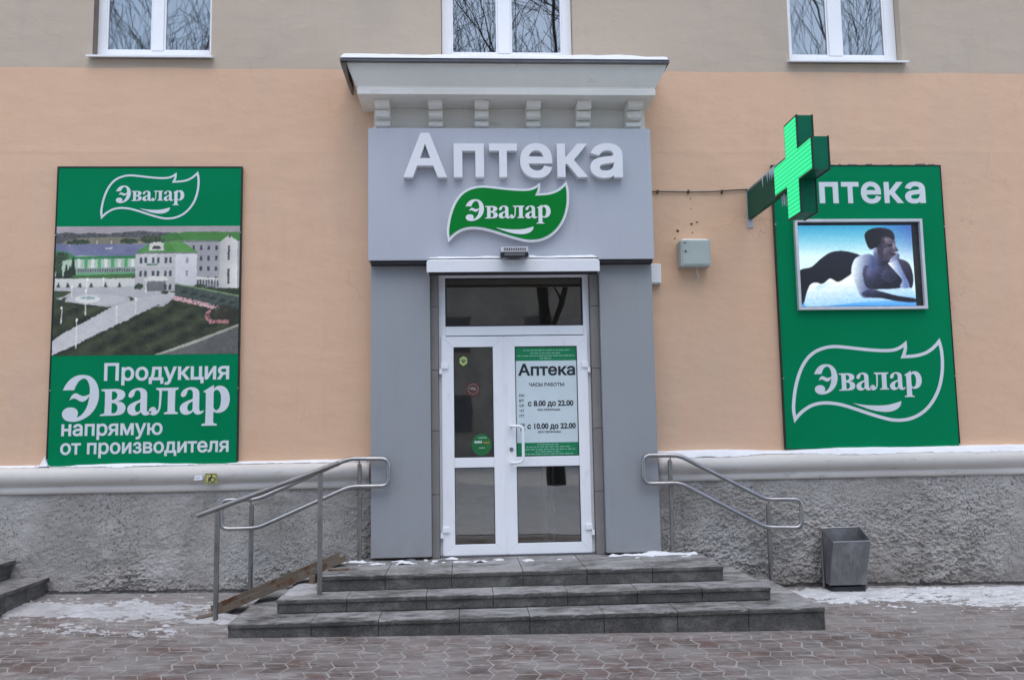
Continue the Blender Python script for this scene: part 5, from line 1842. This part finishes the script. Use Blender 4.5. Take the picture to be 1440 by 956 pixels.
for z, a, b in ((2.296, .56, 1.01), (2.268, .63, .92), (2.243, .50, 1.055), (2.218, .72, .83), (1.398, .68, .88), (1.376, .57, 1.0), (1.352, .56, 1.04), (1.330, .66, .90), (1.308, .56, 1.02)):
    x = a
    while x < b:
        w_ = rr.uniform(.012, .05)
        tiny.box(x, min(x + w_, b), PY - .0014, PY - .0004, z, z + .0085)
        x += w_ + .008
part('fine_print', tiny, 'tiny_print', pt)['kind'] = 'stuff'

def sticker(name, label, cat, loops_mats, y, loc):
    t = thing(name, label, cat, loc)
    for k, (nm, loops, mat) in enumerate(loops_mats):
        part(nm, plate([oriented(l, i == 0) for i, l in enumerate(loops)], y - .0012 * (k + 1), y - .0012 * k - .0002), mat, t)
    return t
def ellipse(cx, cz, rx, rz, n=24):
    return [(cx + rx * math.cos(2 * math.pi * k / n), cz + rz * math.sin(2 * math.pi * k / n)) for k in range(n)]
sticker('hexagon_sticker', 'small lime hexagonal sticker at the top of the left door pane', 'sticker',
        [('sheet', [[(-.048, 2.232), (-.012, 2.252), (.022, 2.232), (.022, 2.184), (-.013, 2.158), (-.048, 2.184)]], 'lime_sticker'),
         ('mark', [ellipse(-.013, 2.214, .024, .013)], 'ink'), ('mark', [ellipse(-.013, 2.217, .016, .004)], 'lime_sticker'), ('mark', [ellipse(-.013, 2.192, .018, .005)], 'ink')], -.0525, (-.013, -.055, 2.16))
sticker('red_square_sticker', 'faded dark red square sticker in the middle of the left door pane', 'sticker',
        [('sheet', [[(.012, 1.875), (.142, 1.875), (.142, 1.995), (.012, 1.995)]], 'red_sticker'),
         ('ring', [ellipse(.077, 1.937, .052, .050), ellipse(.077, 1.937, .046, .044)[::-1]], 'strip'), ('mark', [ellipse(.072, 1.943, .030, .014)], 'strip'), ('mark', [ellipse(.095, 1.933, .012, .010)], 'strip')], -.0525, (.077, -.055, 1.87))
sticker('round_sticker', 'round green sticker with small lettering low in the left door pane', 'sticker',
        [('sheet', [ellipse(.150, 1.410, .094, .102, 40)], 'green_sticker'),
         ('fine_print', [[(x_, 1.424), (x_ + .014, 1.424), (x_ + .014, 1.446), (x_, 1.446)] for x_ in (.085, .103, .121, .139)], 'paper'), ('mark', [[(.165, 1.424), (.225, 1.424), (.225, 1.433), (.165, 1.433)]], 'orange_print'),
         ('fine_print', [[(.118, 1.470), (.200, 1.470), (.200, 1.480), (.118, 1.480)]], 'tiny_print'), ('fine_print', [[(.125, 1.375), (.180, 1.375), (.180, 1.384), (.125, 1.384)]], 'tiny_print')], -.0525, (.15, -.055, 1.31))
wy = -.139
sticker('wheelchair_sticker', 'yellow wheelchair access sticker on the left plinth moulding', 'sticker',
        [('sheet', [[(-2.392, 1.100), (-2.283, 1.100), (-2.283, 1.196), (-2.392, 1.196)]], 'yellow_sticker'),
         ('border', [[(-2.386, 1.106), (-2.289, 1.106), (-2.289, 1.190), (-2.386, 1.190)], [(-2.381, 1.111), (-2.294, 1.111), (-2.294, 1.185), (-2.381, 1.185)][::-1]], 'ink'),
         ('wheel', [ellipse(-2.322, 1.138, .024, .023), ellipse(-2.322, 1.138, .017, .016)[::-1]], 'ink'),
         ('figure', [[(-2.338, 1.182), (-2.328, 1.182), (-2.331, 1.152), (-2.346, 1.150), (-2.352, 1.120), (-2.364, 1.120), (-2.358, 1.158), (-2.340, 1.160)]], 'ink')], wy, (-2.34, -.14, 1.10))
sticker('paper_label', 'tiny white paper label beside the yellow wheelchair sticker', 'sticker',
        [('sheet', [[(-2.492, 1.134), (-2.414, 1.138), (-2.414, 1.178), (-2.480, 1.176)]], 'pvc'), ('mark', [[(-2.478, 1.150), (-2.430, 1.158), (-2.432, 1.163), (-2.478, 1.156)]], 'pilaster')], wy, (-2.45, -.14, 1.13))

# =================================================================== SNOW
def snow_field(name, x0, x1, y0, y1, base, height, label, mat, step=.02, thin=False):
    """heap of snow: height(X, Y) > 0 is kept, the rest is bare"""
    xs = np.arange(x0, x1 + step, step); ys = np.arange(y0, y1 + step, step)
    X, Y = np.meshgrid(xs, ys)
    Hh = height(X, Y)
    Z = base(X, Y) + np.where(Hh > 0, .018 * np.tanh(Hh / .018), np.maximum(Hh, -.004)) if thin else base(X, Y) + np.maximum(Hh, -.004)
    idx = np.arange(X.size).reshape(X.shape)
    F = np.stack([idx[:-1, :-1], idx[:-1, 1:], idx[1:, 1:], idx[1:, :-1]], -1).reshape(-1, 4)
    keep = (Hh.reshape(-1)[F] > 0).any(1)
    F = F[keep]
    used = np.unique(F)
    remap = -np.ones(X.size, int); remap[used] = np.arange(len(used))
    co = np.stack([X, Y, Z], -1).reshape(-1, 3)[used]
    me = bpy.data.meshes.new(name)
    me.from_pydata(co.tolist(), [], remap[F].tolist())
    me.polygons.foreach_set("use_smooth", [True] * len(me.polygons))
    o = link_mesh(name, me, mat)
    o['label'] = label
    o['category'] = 'snow'
    o['kind'] = 'stuff'
    return o
pv = lambda X, Y: ground_z(X, Y) + PT - .001
# right of the stairs: trodden ice fanning out from the bin
def h_right(X, Y):
    n = fbm2(X * 1.6, Y * 4.0, 6, 51, .62)
    f = fbm2(X * 16, Y * 34, 4, 53, .65)
    band = np.clip((X - 2.85) / .5, 0, 1) * np.clip((Y + .95 + .10 * np.clip(X - 3.4, 0, 3)) / .55, -.6, 1)
    near = np.exp(-(((X - 3.5) / .40) ** 2 + ((Y + .36) / .12) ** 2))
    wallgap = np.clip((-.15 - Y) / .05, -1, 1)
    return .034 * band + .032 * near - .060 * (n - .26) - .085 * (f - .42) + np.minimum(.02 * (wallgap - 1), 0)
snow_field('trodden_snow', 2.75, 6.6, -1.35, -.09, pv, h_right, 'trodden grey snow on the pavement around the bin', 'old_snow', .0095, True)
def h_left(X, Y):
    n = fbm2(X * 1.6, Y * 4.2, 6, 61, .62)
    f = fbm2(X * 16, Y * 34, 4, 63, .65)
    yc = -.66 - .10 * (X + 3.2)
    b = np.exp(-((Y - yc) / .24) ** 2) * np.clip((-1.85 - X) / .5, 0, 1)
    return .042 * b - .105 * (n - .37) - .115 * (f - .43)
snow_field('trodden_snow', -5.2, -1.83, -1.5, -.16, pv, h_left, 'streak of old snow on the pavement beside the left steps', 'left_snow', .0095, True)
def h_ramp(X, Y):
    n = fbm2(X * 6, Y * 8, 5, 71, .6)
    b = np.exp(-(((X + 2.02) / .16) ** 2 + ((Y + .98) / .13) ** 2)) + .8 * np.exp(-(((X + 2.16) / .12) ** 2 + ((Y + .62) / .10) ** 2))
    return .040 * b - .060 * (n - .22)
snow_field('trodden_snow', -2.6, -1.82, -1.4, -.3, lambda X, Y: pv(X, Y) + .003, h_ramp, 'clump of snow at the foot of the rusty ramp', 'left_snow', .014)
def h_tread(X, Y):
    n = fbm2(X * 5, Y * 7, 5, 81, .6)
    return .02 * np.clip((-1.22 - X) / .1, 0, 1) * np.clip((X + 1.50) / .04, 0, 1) * np.clip((Y + 1.05) / .1, 0, 1) - .034 * (n - .20)
snow_field('step_snow', -1.49, -1.22, -1.15, -.1, lambda X, Y: 0 * X + .2465, h_tread, 'thin snow on the second step under the ramp', 'left_snow', .012)
def h_land(X, Y):
    n = fbm2(X * 7, Y * 9, 5, 85, .6)
    b = np.exp(-((Y + .20) / .05) ** 2) * (np.clip((-.90 - X) / .05, 0, 1) + np.clip((X - 1.30) / .05, 0, 1) * np.clip((2.15 - X) / .03, 0, 1))
    return .026 * b - .070 * (n - .36)
snow_field('landing_snow', -1.2, 2.15, -.40, -.09, lambda X, Y: 0 * X + .3725, h_land, 'little ridges of snow along the back edge of the landing', 'snow', .012)

def ledge_top(X, Y):
    return 1.279 + .05 * Y + np.where(Y < -.075, (Y + .075) * .45, 0)
def ledge_h(amp, seed, lo):
    def f(X, Y):
        n = fbm2(X * 1.6, X * 0 + 3, 4, seed, .6)
        n2 = fbm2(X * 7, Y * 20, 3, seed + 3, .6)
        reach = lo - .10 * (n - .5)
        return amp * np.clip((Y - reach) / .03, -.5, 1) * (.55 + .9 * n) + .004 * (n2 - .5) + .03 * amp
    return f
snow_field('ledge_snow', -5.6, -.93, -.112, .004, ledge_top, ledge_h(.016, 91, -.060), 'thin line of snow on the left plinth moulding under the banner', 'snow', .0085)
snow_field('ledge_snow', 1.83, 7.0, -.112, .004, ledge_top, ledge_h(.034, 95, -.084), 'thicker line of snow on the right plinth moulding under the green panel', 'snow', .0085)
def corner_h(X, Y):
    return .09 * np.clip(1 - np.abs(X + 3.885) / .045, -.2, 1) * np.clip((Y + .055) / .03, -.5, 1)
snow_field('ledge_snow', -3.95, -3.82, -.07, .0, lambda X, Y: 0 * X + 1.285, corner_h, 'small wedge of snow at the lower left corner of the left banner', 'snow', .006)

def cap_h(x0, x1, y0, y1, amp, seed, freq=3.0, edge=.03):
    def f(X, Y):
        n = fbm2(X * freq, Y * freq * 2, 4, seed, .55)
        e = np.minimum(np.minimum(X - x0, x1 - X), np.minimum(Y - y0, y1 - Y)) / edge
        return amp * np.sqrt(np.clip(e, 0, 1)) * (.55 + .9 * n) - .0005
    return f
snow_field('cornice_snow', -1.11, 1.95, -.60, .0, lambda X, Y: 4.973 + (Y + .590) * (.058 / .585), cap_h(-1.112, 1.95, -.598, .05, .050, 33, 2.2, .03), 'even layer of snow on top of the stone cornice', 'snow', .02)
snow_field('canopy_snow', -.33, .355, -.415, -.284, lambda X, Y: 3.121 + 0 * X, cap_h(-.33, .36, -.418, -.20, .040, 35, 4, .05), 'strip of snow on the canopy box left of the lamp', 'snow', .01)
snow_field('canopy_snow', .575, 1.255, -.415, -.284, lambda X, Y: 3.121 + 0 * X, cap_h(.57, 1.255, -.418, -.20, .044, 37, 4, .05), 'strip of snow on the canopy box right of the lamp', 'snow', .01)

# =================================================================== ACROSS THE STREET (mirrored in the glass)
def tree_mesh(seed, height):
    rr = random.Random(seed)
    trunk, crown = MB(), MB()
    def grow(p, d, l, r, depth):
        n = 3 if depth < 3 else 2
        pts, rad = [p], [r]
        q_ = p.copy()
        dd = d.copy()
        for i in range(n):
            dd = (dd + Vector((rr.gauss(0, .11), rr.gauss(0, .11), rr.gauss(.04, .06)))).normalized()
            q_ = q_ + dd * (l / n)
            pts.append(q_.copy())
            rad.append(max(.007, r * (1 - .4 * (i + 1) / n)))
        (trunk if depth < 2 else crown).tube(pts, rad, 7 if depth < 2 else (4 if depth < 4 else 3), caps=False)
        if depth >= 5:
            return
        kids = (4, 4, 4, 4, 5)[depth]
        for k in range(kids):
            t_ = rr.uniform(.35, 1.0) if k else 1.0
            i = min(int(t_ * n), n - 1)
            base = pts[i].lerp(pts[i + 1], t_ * n - i)
            ax = dd.orthogonal().normalized()
            ax.rotate(Matrix.Rotation(rr.uniform(0, 6.28), 3, dd))
            nd = (dd + ax * rr.uniform(.35, .85)).normalized()
            nd.z += .16
            nd.normalize()
            grow(base, nd, l * rr.uniform(.58, .82), rad[-1] * rr.uniform(.5, .8), depth + 1)
    grow(Vector((0, 0, 0)), Vector((rr.gauss(0, .04), rr.gauss(0, .04), 1)).normalized(), height * .27, height * .011, 0)
    return trunk.mesh('trunk', smooth=True), crown.mesh('crown', smooth=True)
variants = [tree_mesh(s_, h) for s_, h in ((1, 22.0), (2, 24.0), (5, 21.0))]
for a, b in variants:
    a.materials.append(M['bark']); b.materials.append(M['bark'])
for k, (x, y, v, rz, lab) in enumerate((
        (-14.0, -17.0, 0, 20, 'bare tree across the street, farthest to the left in the window reflections'),
        (-8.8, -15.0, 1, 100, 'bare tree across the street mirrored in the left upper window'),
        (-4.6, -17.5, 2, 200, 'bare tree across the street between the left and middle window reflections'),
        (-0.6, -16.0, 0, 160, 'bare tree across the street mirrored in the left of the middle upper window'),
        (2.4, -14.5, 1, 250, 'thick bare tree across the street mirrored in the middle upper window'),
        (6.2, -17.0, 2, 30, 'bare tree across the street between the middle and right window reflections'),
        (9.8, -15.0, 1, 330, 'bare tree across the street mirrored in the right upper window'),
        (14.0, -16.5, 0, 80, 'bare tree across the street, farthest to the right in the window reflections'))):
    t = thing('bare_tree', lab, 'tree', (x, y, -.08), 'bare trees across the street')
    t.rotation_euler.z = R(rz)
    for nm, me in zip(('trunk', 'crown'), variants[v]):
        o = bpy.data.objects.new(nm, me); COL.objects.link(o); o.parent = t

def h_bank(X, Y):
    n = fbm2(X * .35, Y * .8, 5, 131, .55)
    return (.06 + .75 * n) * np.exp(-((Y + 11.6 + .6 * (n - .5)) / .8) ** 2) - .06
snow_field('snow_bank', -16, 18, -14, -9.4, lambda X, Y: ground_z(X, Y) + .012, h_bank, 'ploughed snow bank across the street mirrored in the lower door panes', 'field_snow', .12)

fb = thing('house_opposite', 'long low brown house across the street mirrored in the door glass', 'building', (2, -30, -.06))
part('wall', bx(-26, 30, -38, -30, -.06, 8.6), 'far_brick', fb)
part('roof', bx(-26.4, 30.4, -38.4, -29.6, 8.6, 9.1), 'flashing', fb)
for r_ in range(2):
    for c_ in range(14):
        x = -23.2 + c_ * 3.7
        w_ = part('window', bx(x, x + 1.3, -29.99, -29.95, 1.5 + r_ * 3.5, 3.1 + r_ * 3.5), 'reveal', fb)
        part('pane', bx(x + .1, x + 1.2, -29.945, -29.93, 1.6 + r_ * 3.5, 3.0 + r_ * 3.5), 'far_glass', w_)
